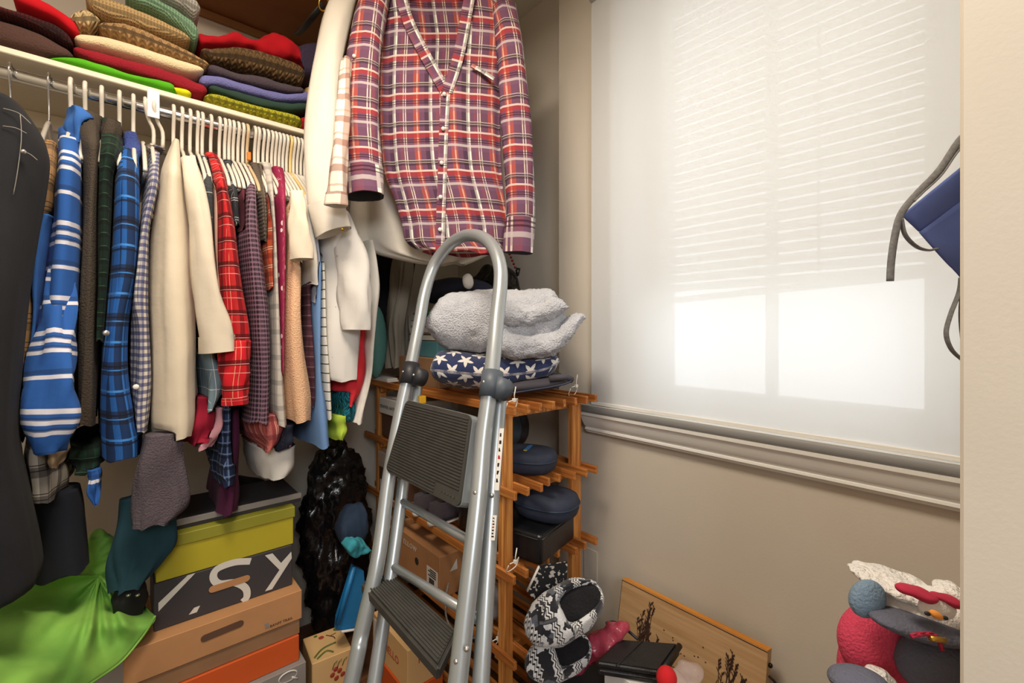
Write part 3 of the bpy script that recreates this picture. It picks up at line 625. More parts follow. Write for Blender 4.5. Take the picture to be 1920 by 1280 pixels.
gm('floral_blouse', 'crimson blouse with white floral print', 'blouse', [(312, 510, 536), (345, 519, 543), (430, 522, 545), (520, 523, 543), (620, 524, 541), (700, 525, 538)], CRIM, hd=.215, fold=.002)
tb = thing('tee_shirt', 'cream tee shirt with a short square sleeve', 't-shirt', P(560, 400, Y=1.34), GAR)
adopt(tb, drape('body', [(330, 546, 562), (370, 545, 568), (430, 544, 572), (490, 543, 576)], TEE, hd=.20, fold=.003), sleeve('sleeve', [(555, 360, 12, 1.35), (560, 420, 18, 1.325), (565, 486, 23, 1.32)], TEE, lining=TEE))
gm('peach_sweater', 'peach terry sweater hanging long below the cream tee', 'sweater', [(342, 542, 556), (420, 542, 566), (500, 540, 572), (580, 537, 574), (660, 535, 582), (740, 539, 593), (792, 546, 590)], PEACH, hd=.222, fold=.004)
gm('white_tee', 'white tee shirt sleeve beside the peach sweater', 't-shirt', [(330, 560, 578), (390, 566, 588), (460, 578, 602), (532, 586, 609)], WHT, hd=.215, fold=.003)
gm('pale_blue_tee', 'pale blue grey tee behind the white tee', 't-shirt', [(350, 572, 590), (430, 584, 602), (520, 590, 612), (566, 590, 606)], LILAC, hd=.205, fold=.002)
gm('plum_shirt', 'plum plaid shirt hanging behind the blue denim shirt', 'shirt', [(500, 570, 590), (600, 572, 592), (700, 576, 600), (765, 584, 602)], PURPL, hd=.19, top=False)
gm('denim_shirt', 'washed blue denim shirt hanging below the striped tee', 'shirt', [(440, 590, 604), (500, 594, 607), (600, 590, 609), (700, 592, 608), (770, 590, 622), (840, 596, 628)], DNMB, hd=.215, fold=.002)
gm('striped_tee', 'white tee with thin black stripes beside the blue denim', 't-shirt', [(440, 600, 614), (520, 603, 614), (620, 604, 618), (700, 608, 626), (786, 613, 629)], STRP, hd=.205, fold=.001)
eb = thing('eyelet_blouse', 'white eyelet cotton blouse with a gathered sleeve', 'blouse', P(650, 560, Y=1.34), GAR)
adopt(eb, drape('body', [(430, 612, 655), (480, 612, 668), (540, 611, 680), (600, 608, 692), (660, 608, 691), (704, 611, 687), (714, 616, 684)], EYE, hd=.225, top=False, fold=.006),
      sleeve('sleeve', [(640, 400, 14, 1.37), (652, 455, 24, 1.34), (662, 520, 30, 1.315), (668, 575, 30, 1.31), (668, 618, 24, 1.31)], EYE, lining=EYE, fold=.006))
gm('coral_top', 'coral red top showing below the eyelet blouse', 'top', [(600, 672, 692), (660, 660, 697), (705, 640, 698), (735, 640, 688), (762, 650, 666)], CORAL, hd=.20, top=False)
gm('white_shirt', 'off white linen shirt with a crumpled sleeve at the end of the row', 'shirt', [(450, 688, 706), (490, 692, 718), (540, 697, 725), (590, 692, 718), (650, 690, 706), (710, 684, 700), (795, 664, 684)], WHT2, hd=.205, top=False, fold=.007)
gm('neon_top', 'neon yellow edge of a top under the white shirt hem', 'top', [(445, 656, 672), (465, 660, 674), (482, 664, 674)], NEON, hd=.215, top=False)
gm('navy_check_shirt', 'navy check shirt tucked beside the off white linen shirt', 'shirt', [(468, 668, 690), (500, 672, 697), (530, 676, 694)], NAVPL, hd=.208, top=False)
gm('teal_crochet_top', 'teal crochet top below the coral red top', 'top', [(735, 640, 680), (765, 642, 680), (790, 646, 676)], TEALK, hd=.19, top=False)
gm('lime_blouse', 'lime green hem hanging below the teal crochet top', 'top', [(780, 632, 662), (805, 634, 658), (826, 636, 650)], LIME, hd=.18, top=False)
# lower tails
gm('jersey_dress', 'plum charcoal jersey hanging below the cream blouse', 'dress', [(815, 272, 346), (860, 258, 346), (910, 254, 350), (960, 250, 353), (988, 254, 320)], CHARP, hd=.03, yc=1.36, top=False, fold=.004)
gm('teal_trousers', 'dark teal cotton trousers folded over below the plum jersey', 'trousers', [(930, 226, 332), (980, 217, 334), (1030, 211, 330), (1070, 210, 300), (1108, 214, 264)], TEALP, hd=.02, yc=1.42, top=False, fold=.006)
gm('navy_check_scarf', 'navy scarf with fine white check lines below the red plaid shirt', 'scarf', [(758, 412, 440), (820, 412, 443), (880, 412, 445), (914, 418, 440)], NAVPL, hd=.17, top=False)
gm('burgundy_leggings', 'burgundy jersey leggings hanging lowest beside the navy scarf', 'leggings', [(770, 430, 456), (850, 428, 456), (920, 418, 454), (966, 412, 448)], BURG, hd=.15, top=False)
gm('crimson_skirt', 'crimson skirt with a pink lining below the cream blouse', 'skirt', [(745, 370, 412), (780, 356, 416), (815, 348, 412), (834, 346, 398)], CRIMS, hd=.18, top=False, fold=.009, p=3)
gm('pink_slip', 'pink lining tip showing under the crimson skirt', 'slip', [(765, 398, 424), (800, 388, 424), (825, 376, 418), (842, 368, 404)], PINK, hd=.17, top=False, fold=.006, p=3)
gm('chambray_shirt', 'blue grey chambray check sleeve under the cream blouse cuff', 'shirt', [(660, 380, 408), (700, 380, 424), (740, 384, 422), (772, 386, 404)], BLGRY, hd=.205, top=False)
gm('rust_plaid_shirt', 'rust pink plaid shirt tail pointing down below the mauve print', 'shirt', [(780, 466, 548), (805, 474, 546), (830, 486, 534), (848, 498, 506)], RUSTPL, hd=.20, top=False)
gm('navy_floral_blouse', 'navy floral blouse hem behind the rust plaid tail', 'blouse', [(800, 500, 566), (830, 506, 566), (842, 512, 562)], NVFL, hd=.17, top=False)
gm('white_underskirt', 'sheer white underskirt hem hanging low below the navy floral', 'skirt', [(836, 482, 566), (860, 486, 564), (885, 491, 558), (897, 495, 550)], WHT2, hd=.15, top=False, fold=.002, p=3.2)
gm('blue_striped_tie', 'blue striped tie end dangling below the green plaid tail', 'tie', [(882, 164, 187), (915, 164, 187), (940, 172, 184), (947, 177, 180)], BLUSTR, hd=.02, yc=1.40, top=False)
gm('green_plaid_tail', 'dark green plaid tail crossing below the charcoal sweatshirt', 'shirt', [(836, 118, 200), (862, 116, 206), (888, 126, 190)], GRNPL, hd=.16, top=False)
# hangers
hl = 'white plastic hanger in the crowded row at the end of the chrome rod'
hanger(20, 'clear plastic hanger with a wire hook holding the black jeans', CLEARP, True)
hanger(92, 'clear plastic hanger with a wire hook behind the black jeans', CLEARP, True)
for x, lab in ((133, 'white hanger holding the blue striped flannel shirt'), (160, 'white hanger in the blue collar beside the striped flannel'), (191, 'white hanger holding the charcoal hooded sweatshirt'), (224, 'white hanger holding the dark green plaid jacket'), (250, 'white hanger holding the bright blue and black plaid shirt')): hanger(x, lab)
hanger(268, 'white hanger leaning over the striped cardigan', lean=.022); hanger(284, 'white hanger leaning over the navy gingham shirt', lean=.024)
for x, lab in ((325, 'white hanger holding the cream satin blouse'), (341, 'white hanger just behind the cream satin blouse'), (356, 'white hanger holding the charcoal windowpane shirt'), (370, 'white hanger holding the dusty rose cardigan'), (379, 'white hanger second behind the dusty rose cardigan'), (395, 'white hanger holding the red and black plaid shirt'), (411, 'white hanger holding the black windowpane shirt')): hanger(x, lab)
for x in (421, 429, 437, 446, 455, 477, 484, 493, 501, 509, 516, 523, 530, 537, 550, 557, 564, 571): hanger(x, hl, group='white hangers crowded on the rod')
hanger(544, 'yellowed plastic hanger among the white ones', YELH); hanger(463, 'tan plastic hanger with an orange size tag', TANH)
X = ray(462, 0).x/ray(462, 0).y*YR
sz = thing('size_tag', 'small orange size tag clipped on the tan hanger', 'tag', (X, YR-.03, RODZ-.08)); adopt(sz, box('clip', (X-.004, YR-.035, RODZ-.09), (X+.006, YR-.025, RODZ-.066), mat('orange_tag', '#ee7d1e', .5), bev=.001))
# ================================================================== folded knitwear on the shelf
def slab(name, st, m, Y=1.578, depth=.29, n=44, k=34, p=3.3, amp=.006, seed=0, cap=.016, U=None, V=None, F=None, parent=None, freq=11, dmin=.9):
    """folded cloth seen from its front fold: st = (px x, px top, px bottom) along it"""
    V = V or Vector((0, 1, 0)); q = catmull(st, n); pts = []
    for x, yt, yb in q:
        a = P(x, yt, F=F) if F else P(x, yt, Y=Y); b = P(x, yb, F=F) if F else P(x, yb, Y=Y); pts.append(((a+b)/2, max(.003, (a.z-b.z)/2)))
    L = [0]
    for i in range(1, n): L.append(L[-1]+(pts[i][0]-pts[i-1][0]).length)
    rings = []; uvs = []; sr = superring(k, p); off = Vector((seed*3.1, seed*1.7, 0))
    for i, (c_, h) in enumerate(pts):
        e = min(L[i], L[-1]-L[i]); s = math.sqrt(max(0, 1-(1-min(1, e/cap))**2))*.97+.03
        ring = []; per = 0; last = None
        for j, (cs, sn) in enumerate(sr):
            v = c_+V*(depth/2-cs*depth/2*(dmin+(1-dmin)*s))+UP*(sn*h*s)
            d = mnoise.noise(v*freq+off)*amp+mnoise.noise(v*freq*2.7+off)*amp*.5; w_ = V*(-cs)+UP*sn
            v = v+w_*d*s
            if last is not None: per += (v-last).length
            last = v; ring.append(v); uvs.append((L[i], per))
        rings.append(ring)
    return loft(name, rings, m, parent, True, True, uvs)
KN = 'folded knitwear on the cream shelf'
def fold(name, label, cat, st, m, **kw): return tag(slab(name, st, m, **kw), label, cat, KN)
fold('fleece_sweater', 'dark brown fleece folded at the bottom of the stack on the shelf', 'sweater', [(-70, 0, 62), (0, 24, 83), (50, 42, 97), (100, 68, 110), (138, 96, 111)], cloth('dark_brown_fleece', '#4e3630', 'fleece'))
fold('flecked_sweater', 'black knit flecked with red folded on the brown fleece', 'sweater', [(-60, -30, 4), (0, 3, 26), (50, 18, 43), (100, 38, 68), (137, 66, 92)], cloth('black_red_fleck', '#2a1e20', 'knit', c2='#5a1d20'), seed=2)
fold('red_sweatshirt', 'bright red sweatshirt folded over the flecked black knit', 'sweatshirt', [(20, -34, 4), (70, -16, 24), (105, 4, 40), (132, 24, 62), (148, 44, 70)], cloth('bright_red_jersey', '#c3121f'), seed=3, amp=.006)
fold('cable_sweater', 'cream cable knit tucked between the red sweatshirt and beige knit', 'sweater', [(128, 22, 44), (148, 8, 54), (170, 6, 54), (188, 24, 48)], cloth('cream_cable', '#d9bf8e', 'cable'), Y=1.60, seed=4)
fold('green_tee', 'bright green tee folded flat on the shelf under the dark red sweater', 't-shirt', [(90, 104, 111), (140, 103, 122), (200, 117, 140), (270, 137, 158), (332, 152, 175)], cloth('bright_green_jersey', '#57b31c'), Y=1.572, seed=5)
fold('yellow_tee', 'neon yellow tee edge beside the bright green one', 't-shirt', [(318, 158, 172), (340, 162, 178), (360, 167, 181)], cloth('neon_yellow_jersey', '#dbe01a'), Y=1.575, seed=6)
fold('dark_red_sweater', 'dark red sweater folded above the bright green tee', 'sweater', [(136, 80, 98), (180, 90, 118), (240, 103, 136), (300, 122, 154), (350, 137, 174), (390, 154, 181)], cloth('dark_red_fleece', '#8c1424', 'fleece'), seed=7)
fold('fluffy_sweater', 'cream fluffy sweater folded above the dark red one', 'sweater', [(138, 58, 78), (190, 56, 92), (240, 71, 106), (300, 91, 124), (350, 107, 138), (384, 121, 137)], cloth('cream_fluffy', '#e8cfa6', 'fleece', .06), seed=8, amp=.005)
fold('tan_cable_sweater', 'tan cable knit folded above the cream fluffy sweater', 'sweater', [(184, 32, 56), (235, 32, 74), (300, 59, 96), (350, 84, 114), (395, 114, 131)], cloth('tan_cable', '#b28d60', 'cable'), seed=9)
fold('beige_chunky_sweater', 'beige chunky knit folded above the tan cable sweater', 'sweater', [(160, -26, 14), (205, -12, 34), (255, 8, 48), (310, 34, 68), (359, 62, 81)], cloth('beige_chunky_knit', '#bfa070', 'knit'), seed=10, amp=.005)
fold('sage_sweater', 'sage green knit folded near the top of the stack', 'sweater', [(235, -40, -4), (290, -14, 18), (330, 6, 44), (360, 26, 74), (374, 44, 84)], cloth('sage_green_knit', '#87ad8b', 'knit'), seed=11)
fold('pale_grey_sweater', 'pale grey knit topmost above the sage green one', 'sweater', [(280, -50, -12), (330, -30, 8), (360, -18, 28), (377, -8, 34)], cloth('pale_grey_knit', '#bdb9b0', 'knit'), seed=12)
fold('chartreuse_sweater', 'chartreuse cable knit folded flat on the shelf edge', 'sweater', [(384, 172, 185), (405, 170, 196), (450, 182, 209), (510, 197, 224), (550, 207, 235), (568, 218, 234)], cloth('chartreuse_cable', '#b9b52c', 'cable'), Y=1.572, seed=13, amp=.005)
fold('green_jacket', 'dark green lined jacket folded above the chartreuse knit', 'jacket', [(392, 152, 170), (430, 160, 184), (480, 176, 200), (540, 188, 210), (580, 186, 208)], cloth('dark_green_cloth', '#2c4238'), seed=14)
fold('sherpa_jacket', 'periwinkle sherpa folded between dark green and charcoal layers', 'jacket', [(374, 134, 164), (410, 135, 164), (470, 153, 180), (530, 167, 192), (584, 163, 194)], cloth('periwinkle_sherpa', '#6a6aa0', 'fleece'), seed=15, Y=1.582, amp=.005)
fold('charcoal_sweater', 'charcoal fleece folded above the periwinkle sherpa', 'sweater', [(390, 112, 134), (440, 128, 152), (490, 138, 164), (540, 152, 176), (572, 158, 178)], cloth('charcoal_plum_fleece', '#463c44', 'fleece'), seed=16)
fold('brown_cable_sweater', 'brown cable knit folded below the bright red tops', 'sweater', [(378, 82, 100), (400, 80, 116), (440, 77, 124), (490, 84, 138), (540, 100, 152), (574, 116, 160)], cloth('brown_cable', '#6d5334', 'cable'), seed=17, amp=.006)
fold('red_cardigan', 'bright red cardigan crumpled on top of the brown cable knit', 'cardigan', [(371, 44, 84), (400, 60, 86), (440, 50, 86), (480, 64, 92), (515, 56, 104), (545, 66, 112), (572, 80, 118)], cloth('bright_red_cloth', '#b00f1c'), Y=1.60, seed=18, amp=.014, freq=14)
fold('purple_fleece', 'dark purple fleece rolled beside the brown cable knit', 'sweater', [(560, 76, 140), (580, 68, 146), (610, 66, 148), (650, 70, 150)], cloth('dark_purple_fleece', '#352b40', 'fleece'), Y=1.60, seed=19)
fold('tan_sherpa', 'tan sherpa folded below the dark purple fleece', 'sweater', [(576, 148, 208), (600, 150, 214), (640, 156, 222)], cloth('tan_sherpa', '#c09a66', 'fleece'), Y=1.59, seed=20)
fold('red_knit', 'red knit lying on the shelf below the tan sherpa', 'sweater', [(563, 212, 240), (590, 214, 246), (630, 220, 256)], cloth('red_chunky_knit', '#b5182a', 'knit'), seed=21)
STRAPM = mat('black_strap', '#2d2f2c', .5)
sp = thing('bag_strap', 'black bag strap hanging from a brass ring under the brown board', 'strap', P(600, 10, Y=1.5))
adopt(sp, tube('strap', [P(606, 8, Y=1.52), P(588, 30, Y=1.55), P(570, 52, Y=1.66), P(556, 64, Y=1.80)], .012, STRAPM, n=10, flat=.3, res=14))
rc = P(607, 8, Y=1.50); tt = [rc+RGT*(.016*math.cos(a))+UP*(.022*math.sin(a)) for a in [2*PI*k/20 for k in range(21)]]
rg = thing('brass_ring', 'brass ring at the end of the black bag strap', 'ring', rc); adopt(rg, tube('ring', tt, .0028, BRASS, n=8), tube('screw_eye', [rc+UP*.02, Vector((rc.x, rc.y, 2.346))], .003, BRASS, n=8))
# ================================================================== the two shirts hung in front
def drapeF(name, st, m, F, depth=.09, n=52, k=44, fold=.004, p=2.4, seed=1, parent=None, cut=None):
    rs = random.Random(seed); ph = [rs.uniform(0, 6.28) for _ in range(5)]; q = catmull(st, n); sr = superring(k, p); rings = []; uvs = []
    for i, (y, xl, xr) in enumerate(q):
        a = P(xl, y, F=F); b = P(xr, y, F=F); c_ = (a+b)/2+FWD*depth/2; hw = (b-a).length/2; t = i/(n-1); ring = []; per = 0; last = None
        for j, (s, cc) in enumerate(sr):
            th = 2*PI*j/k; f = fold*(.3+t)*(math.sin(4*th+ph[0])+.8*math.sin(9*th+ph[1]+2*t)+.5*math.sin(15*th+ph[2]))
            v = c_+RGT*(cc*hw)-FWD*(s*depth/2+f*(1 if s > 0 else .4)); v = v+UP*(.004*math.sin(5*th+ph[3])*t)
            if last is not None: per += (v-last).length
            last = v; ring.append(v); uvs.append((cc*hw*1.02+.5, v.z))
        rings.append(ring)
    o = loft(name, rings, m, parent, uvs=uvs)
    if cut:
        bm = bmesh.new(); bm.from_mesh(o.data); kill = []
        for f in bm.faces:
            c_ = f.calc_center_median(); d = fdepth(c_)
            if d > F+depth*.5: continue
            px_ = 960+FPX*((c_-CAM).dot(RGT))/d; py_ = HY-FPX*(c_.z-1.2)/d
            if cut(px_, py_): kill.append(f)
        bmesh.ops.delete(bm, geom=kill, context='FACES'); bm.to_mesh(o.data); bm.free()
    return o
def sleeveF(name, path, m, lining=None, parent=None, cuff=None, **kw):
    return sleeve(name, [(x, y, hw, P(x, y, F=F).y) for x, y, hw, F in path], m, parent, lining=lining, cuff=cuff, **kw)
FS = 1.39
MAD = plaid('mauve_brick_plaid', '#6d4a62', [(.118, 0, .011, '#f2ece2', .92), (.118, .014, .020, '#2b2233', .55), (.118, .040, .005, '#efe3d4', .8), (.118, .050, .020, '#c8552e', .55), (.118, .076, .003, '#f0e0cc', .8), (.118, .083, .003, '#f0e0cc', .7), (.118, .095, .010, '#8f4a54', .5)],
            [(.120, 0, .020, '#a8302c', .66), (.120, .008, .003, '#3a1a24', .75), (.120, .015, .003, '#3a1a24', .75), (.120, .030, .008, '#ece4dc', .72), (.120, .042, .026, '#7a5a74', .4), (.120, .072, .003, '#ece0d4', .7), (.120, .079, .003, '#ece0d4', .7), (.120, .086, .016, '#241c2c', .55), (.120, .106, .006, '#eee6dc', .6)])
BRNCK = plaid('cream_brown_check', '#e9dfd2', [(.05, .0, .018, '#8a5a48', .6)], [(.075, .01, .02, '#8a5648', .65), (.075, .05, .006, '#a87a64', .5)])
pk = thing('plaid_shirt', 'mauve and brick plaid button shirt hung facing out with rolled sleeves', 'shirt', P(830, 200, F=FS+.04))
def vneck(x, y): return y < 172 and 742+(836-742)*max(0, y+30)/202 < x < 884-(884-836)*max(0, y+30)/202
adopt(pk, drapeF('body', [(-60, 760, 868), (-30, 726, 908), (0, 704, 938), (35, 694, 956), (75, 690, 958), (130, 698, 944), (220, 703, 938), (310, 712, 940), (370, 734, 946), (415, 748, 952), (448, 756, 952), (464, 782, 946), (472, 806, 930)], MAD, FS, .085, n=110, k=120, fold=.004, cut=vneck))
def strip(name, pix, F, w_, m): return ribbon(name, [P(x, y, F=F) for x, y in pix], w_, -FWD, m, thick=.004)
adopt(pk, strip('button_placket', [(836, 168), (832, 240), (829, 330), (826, 420), (825, 468)], FS-.008, .014, MAD))
adopt(pk, strip('collar_band', [(744, -40), (762, 30), (790, 90), (836, 172)], FS-.008, .017, MAD), strip('collar_band', [(886, -40), (872, 40), (858, 110), (838, 172)], FS-.009, .017, MAD))
adopt(pk, strip('pocket_flap', [(884, 122), (905, 134), (926, 148)], FS-.008, .006, MAD))
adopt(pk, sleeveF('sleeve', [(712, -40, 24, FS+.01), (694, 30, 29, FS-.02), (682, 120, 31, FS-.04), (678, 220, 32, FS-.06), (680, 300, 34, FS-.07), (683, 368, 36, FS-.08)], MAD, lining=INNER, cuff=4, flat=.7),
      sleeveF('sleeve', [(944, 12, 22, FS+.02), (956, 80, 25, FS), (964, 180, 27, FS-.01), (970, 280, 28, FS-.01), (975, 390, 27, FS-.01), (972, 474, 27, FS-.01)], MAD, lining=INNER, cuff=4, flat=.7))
for x, y in ((833, 176), (831, 241), (828, 305), (826, 369), (825, 430)): button('button', x, y, pk, .0062, BTN, F=FS-.014)
button('tab_button', 664, 105, pk, .0055, BTN, F=FS-.075)
ws = thing('white_shirt', 'long white button shirt hung behind the mauve plaid one', 'shirt', P(760, 300, F=FS+.12))
WSAT = cloth('white_poplin', '#dcd5c9', 'weave', .03, .7)
adopt(ws, drapeF('body', [(-60, 740, 880), (0, 690, 940), (60, 676, 950), (200, 664, 956), (320, 655, 965), (400, 648, 975), (440, 652, 965), (468, 690, 930), (486, 760, 890), (492, 800, 870)], WSAT, FS+.10, .07, fold=.004, seed=5),
      sleeveF('sleeve', [(660, -40, 18, FS+.10), (634, 20, 25, FS+.04), (616, 110, 26, FS-.02), (604, 220, 28, FS-.08), (600, 300, 29, FS-.10), (608, 380, 32, FS-.11), (626, 436, 33, FS-.11)], WSAT, lining=WSAT, cuff=4, flat=.6))
button('cuff_button', 642, 430, ws, .005, BRASS, F=FS-.145)
cs = sleeveF('check_shirt', [(650, 110, 9, FS-.075), (644, 200, 12, FS-.13), (636, 300, 15, FS-.17), (632, 386, 20, FS-.18)], BRNCK, lining=WHT, cuff=3)
tag(cs, 'cream and brown check sleeve squeezed between the white and mauve plaid shirts', 'shirt')
# overhead rail and the shirts' hangers
p0 = Vector((P(816, 0, F=1.28).x, P(816, 0, F=1.28).y, 2.45)); rd = FWD+RGT*((816-960)/FPX); p1 = p0+rd*.32
orail = thing('overhead_rail', 'short chrome rail hung from the ceiling above the plaid shirt', 'rail', p0); adopt(orail, tube('pole', [p0, p1], .011, STEEL, n=14), tube('drop_bracket', [p1, p1+UP*(CZ-2.45)], .008, STEEL, n=10), tube('drop_bracket', [p0+rd*.03, p0+rd*.03+UP*(CZ-2.45)], .006, STEEL, n=10))
for F_, lab, m in ((FS+.045, 'white plastic hanger inside the mauve plaid shirt', HW), (FS+.135, 'white plastic hanger inside the long white shirt', HW)):
    c_ = P(816, -20, F=F_); tpt = Vector((c_.x, c_.y, 2.45)); t = thing('clothes_hanger', lab, 'hanger', tpt)
    hz = [tpt+RGT*(.02*math.cos(a))+UP*(.02*math.sin(a)-.0) for a in [math.radians(200-30*k) for k in range(8)]]+[tpt+UP*-.05, c_+UP*.02]
    adopt(t, tube('hook', hz, .0042, m, n=8, res=30), tube('shoulder_frame', [c_-RGT*.19-UP*.06, c_-RGT*.1-UP*.01, c_+UP*.02, c_+RGT*.1-UP*.01, c_+RGT*.19-UP*.06], .005, m, n=8, res=20))
# ================================================================== cartons and bags on the floor
KRAFT = mat('kraft_card', '#b9875a', .85, .06, 12); KRAFT2 = mat('dull_kraft_card', '#8d6a4b', .85, .08, 12); DKC = mat('dark_card', '#39363a', .7, .06); LIMEC = mat('olive_yellow_card', '#b3a628', .6, .05); LIMEL = mat('olive_green_card', '#8f8c2a', .6, .05)
ORC = mat('orange_card', '#c9541a', .7, .05); GRC = mat('grey_card', '#8a8480', .7, .06); WHC = mat('white_card', '#dedad6', .6, .04); CRC = mat('cream_card', '#dcb47c', .7, .06); BRC = mat('brown_card', '#5b4030', .75, .08)
HOLE = mat('hand_hole', '#2a2320', .9); OFFW = mat('off_white_print', '#d6d2cb', .7, .03)
BX = 'shoe boxes stacked below the clothes'
def carton(name, label, lo, hi, m, lid=None, lidm=None, group=BX, over=.004):
    t = thing(name, label, 'box', ((lo[0]+hi[0])/2, (lo[1]+hi[1])/2, lo[2]), group)
    zt = hi[2]-(lid or 0); adopt(t, box('body', lo, (hi[0], hi[1], zt+(.002 if lid else 0)), m, bev=.0015))
    if lid: adopt(t, box('lid', (lo[0]-over, lo[1]-over, zt), (hi[0]+over, hi[1]+over, hi[2]), lidm or m, bev=.0015))
    return t
def px_box(x0, x1, xm, yt, yb, Y): return (P(x0, yt, Y=Y).x, P(x1, yt, Y=Y).x, P(xm, yt, Y=Y).z, P(xm, yb, Y=Y).z)
YB = 1.45
a, b, zt, zb = px_box(292, 550, 400, 985, 1062, YB); zl = P(400, 1006, Y=YB).z
yb_ = carton('shoe_box', 'olive yellow lidded shoe box on the black lettered box', (a, YB, zb), (b, YB+.22, zt), LIMEC, zt-zl, LIMEL)
tr = thing('flat_tray', 'flat black tray with a grey edge lying on the yellow shoe box', 'tray', (.2, YB+.02, zt)); za = P(400, 960, Y=YB+.03).z
adopt(tr, box('base', (a+.02, YB+.03, zt), (b+.03, YB+.25, zt+.02), DKC, bev=.002), box('grey_edge', (a+.02, YB+.024, zt+.012), (b+.03, YB+.031, zt+.028), GRC, bev=.001))
a, b, zt2, zb2 = px_box(288, 547, 400, 1062, 1145, YB)
bk = carton('shoe_box', 'black shoe box with large white letters and a hand slot', (a, YB-.004, zb2), (b, YB+.20, zb-.001), DKC)
def front_poly(t, nm, pix, Y, m, th=.0008): adopt(t, poly(nm, [P(x, y, Y=Y) for x, y in pix], th, m, nrm=(0, -1, 0)))
Yk = YB-.0045
front_poly(bk, 'printed_letter', [(297, 1146), (297, 1130), (352, 1078), (366, 1074)], Yk, OFFW)
front_poly(bk, 'printed_letter', [(497, 1041), (511, 1037), (527, 1055), (546, 1034), (547, 1046), (510, 1104), (497, 1108), (524, 1068)], Yk, OFFW)
front_poly(bk, 'printed_letter', [(354, 1152), (364, 1139), (375, 1135), (369, 1147)], Yk, OFFW)
adopt(bk, ribbon('printed_letter', [P(x, y, Y=Yk-.0008) for x, y in [(470, 1052), (440, 1054), (408, 1066), (400, 1082), (411, 1094), (440, 1092), (460, 1102), (463, 1118), (455, 1128)]], .0088, (0, -1, 0), OFFW, res=44, thick=.0006))
def slot(t, x0, y0, x1, y1, Y, m, hw=.010): adopt(t, tube('hand_slot', [P(x0, y0, Y=Y), P(x1, y1, Y=Y)], hw, m, n=12, flat=1))
def slot2(t, x0, y0, x1, y1, Y, m, hw=.009):
    p, q = P(x0, y0, Y=Y), P(x1, y1, Y=Y); pts = []
    for c_, s in ((p, 1), (q, -1)):
        for k in range(9): an = PI/2+PI*k/8; pts.append(c_+Vector((s*math.cos(an)*hw, 0, s*math.sin(an)*hw)))
    adopt(t, poly('hand_slot', pts, .0008, m, nrm=(0, -1, 0)))
slot2(bk, 399, 1104, 462, 1084, Yk-.001, KRAFT)
text('printed_word', 'ORIGIN', P(313, 1160, Y=Yk), (0, 0, 1), (-1, 0, 0), .010, KRAFT2, bk) if False else None
YD = 1.40
a, b, zt3, zb3 = px_box(231, 566, 400, 1146, 1224, YD)
bt = carton('shoe_box', 'large kraft shoe box printed with a trail name and a hand slot', (a, YD, zb3), (b, YD+.26, zb2-.001), KRAFT)
slot2(bt, 384, 1196, 450, 1169, YD-.0006, BRC, .009)
pT = P(506, 1176, Y=YD-.0006); adopt(bt, text('printed_words', 'BANFF TRAIL', pT, (1, 0, 0), (0, 0, 1), .0098, HOLE, spacing=1.05))
front_poly(bt, 'printed_mark', [(496, 1170), (503, 1166), (505, 1174), (498, 1178)], YD-.0006, GRC)
zA = P(480, 1222, Y=YD).z; zB = P(480, 1252, Y=YD).z
carton('shoe_box', 'speckled kraft shoe box lid under the large kraft box', (a+.02, YD+.004, zA), (b-.005, YD+.25, zb3-.001), KRAFT2)
carton('shoe_box', 'orange shoe box below the speckled kraft one', (a+.04, YD-.002, zB-.03), (b-.008, YD+.25, zA-.001), ORC)
gq = carton('shoe_box', 'grey shoe box printed with a white ring at the bottom of the stack', (a+.06, YD-.02, .0), (b+.006, YD+.25, zB-.031), GRC)
pq = P(540, 1268, Y=YD-.0206); adopt(gq, tube('printed_ring', [pq+Vector((.024*math.cos(t), 0, .014*math.sin(t))) for t in [2*PI*k/24 for k in range(25)]], .0022, OFFW, n=6, flat=.3), tube('printed_ring', [pq+Vector((.010, 0, -.006)), pq+Vector((.026, 0, -.018))], .0022, OFFW, n=6))
# fruit box
zt = .16; c0 = P(585, 1245, Z=zt); e1 = P(563, 1180, Z=zt)-c0; e2 = P(660, 1215, Z=zt)-c0
fb = thing('fruit_print_box', 'wooden style box printed with asparagus and radishes beside the shoe boxes', 'box', (c0.x, c0.y, 0)); nx = e2.normalized(); e1 = (e1-nx*e1.dot(nx))*.72
adopt(fb, frame_box('body', c0-UP*zt, e2, e1, UP*zt, CRC)); GRNI = mat('green_print', '#5c6a2c', .7); REDI = mat('radish_print', '#a8402f', .7); BRNI = mat('brown_print', '#5a3a24', .7)
def on_top(s, t): return c0+e2*s+e1*t+UP*.0006
def on_front(s, z): return c0+e2*s+UP*(z-zt)-e1.normalized()*.0008
for pts, m, r in (([(.1, .15), (.35, .35), (.7, .40)], GRNI, .004), ([(.15, .08), (.4, .22), (.55, .1)], GRNI, .004), ([(.55, .8), (.7, .65), (.72, .55)], BRNI, .002), ([(.62, .72), (.8, .75)], BRNI, .0016)): adopt(fb, tube('printed_stalk', [on_top(*p) for p in pts], r, m, n=6, flat=.15, res=10))
for s, t, m, r in ((.42, .78, REDI, .009), (.30, .9, GRNI, .006), (.85, .9, GRNI, .01)): adopt(fb, blob('printed_fruit', on_top(s, t), (r, r, .0008), m, sub=2))
for s, z in ((.5, .10), (.6, .085), (.68, .105), (.76, .09), (.58, .115), (.45, .02)): adopt(fb, blob('printed_radish', on_front(s, z), (.008, .0012, .008), REDI, sub=2))
for s in (.5, .62, .75): adopt(fb, tube('printed_leaf', [on_front(s, .118), on_front(s+.05, .135), on_front(s+.12, .14)], .004, GRNI, n=6, flat=.2))
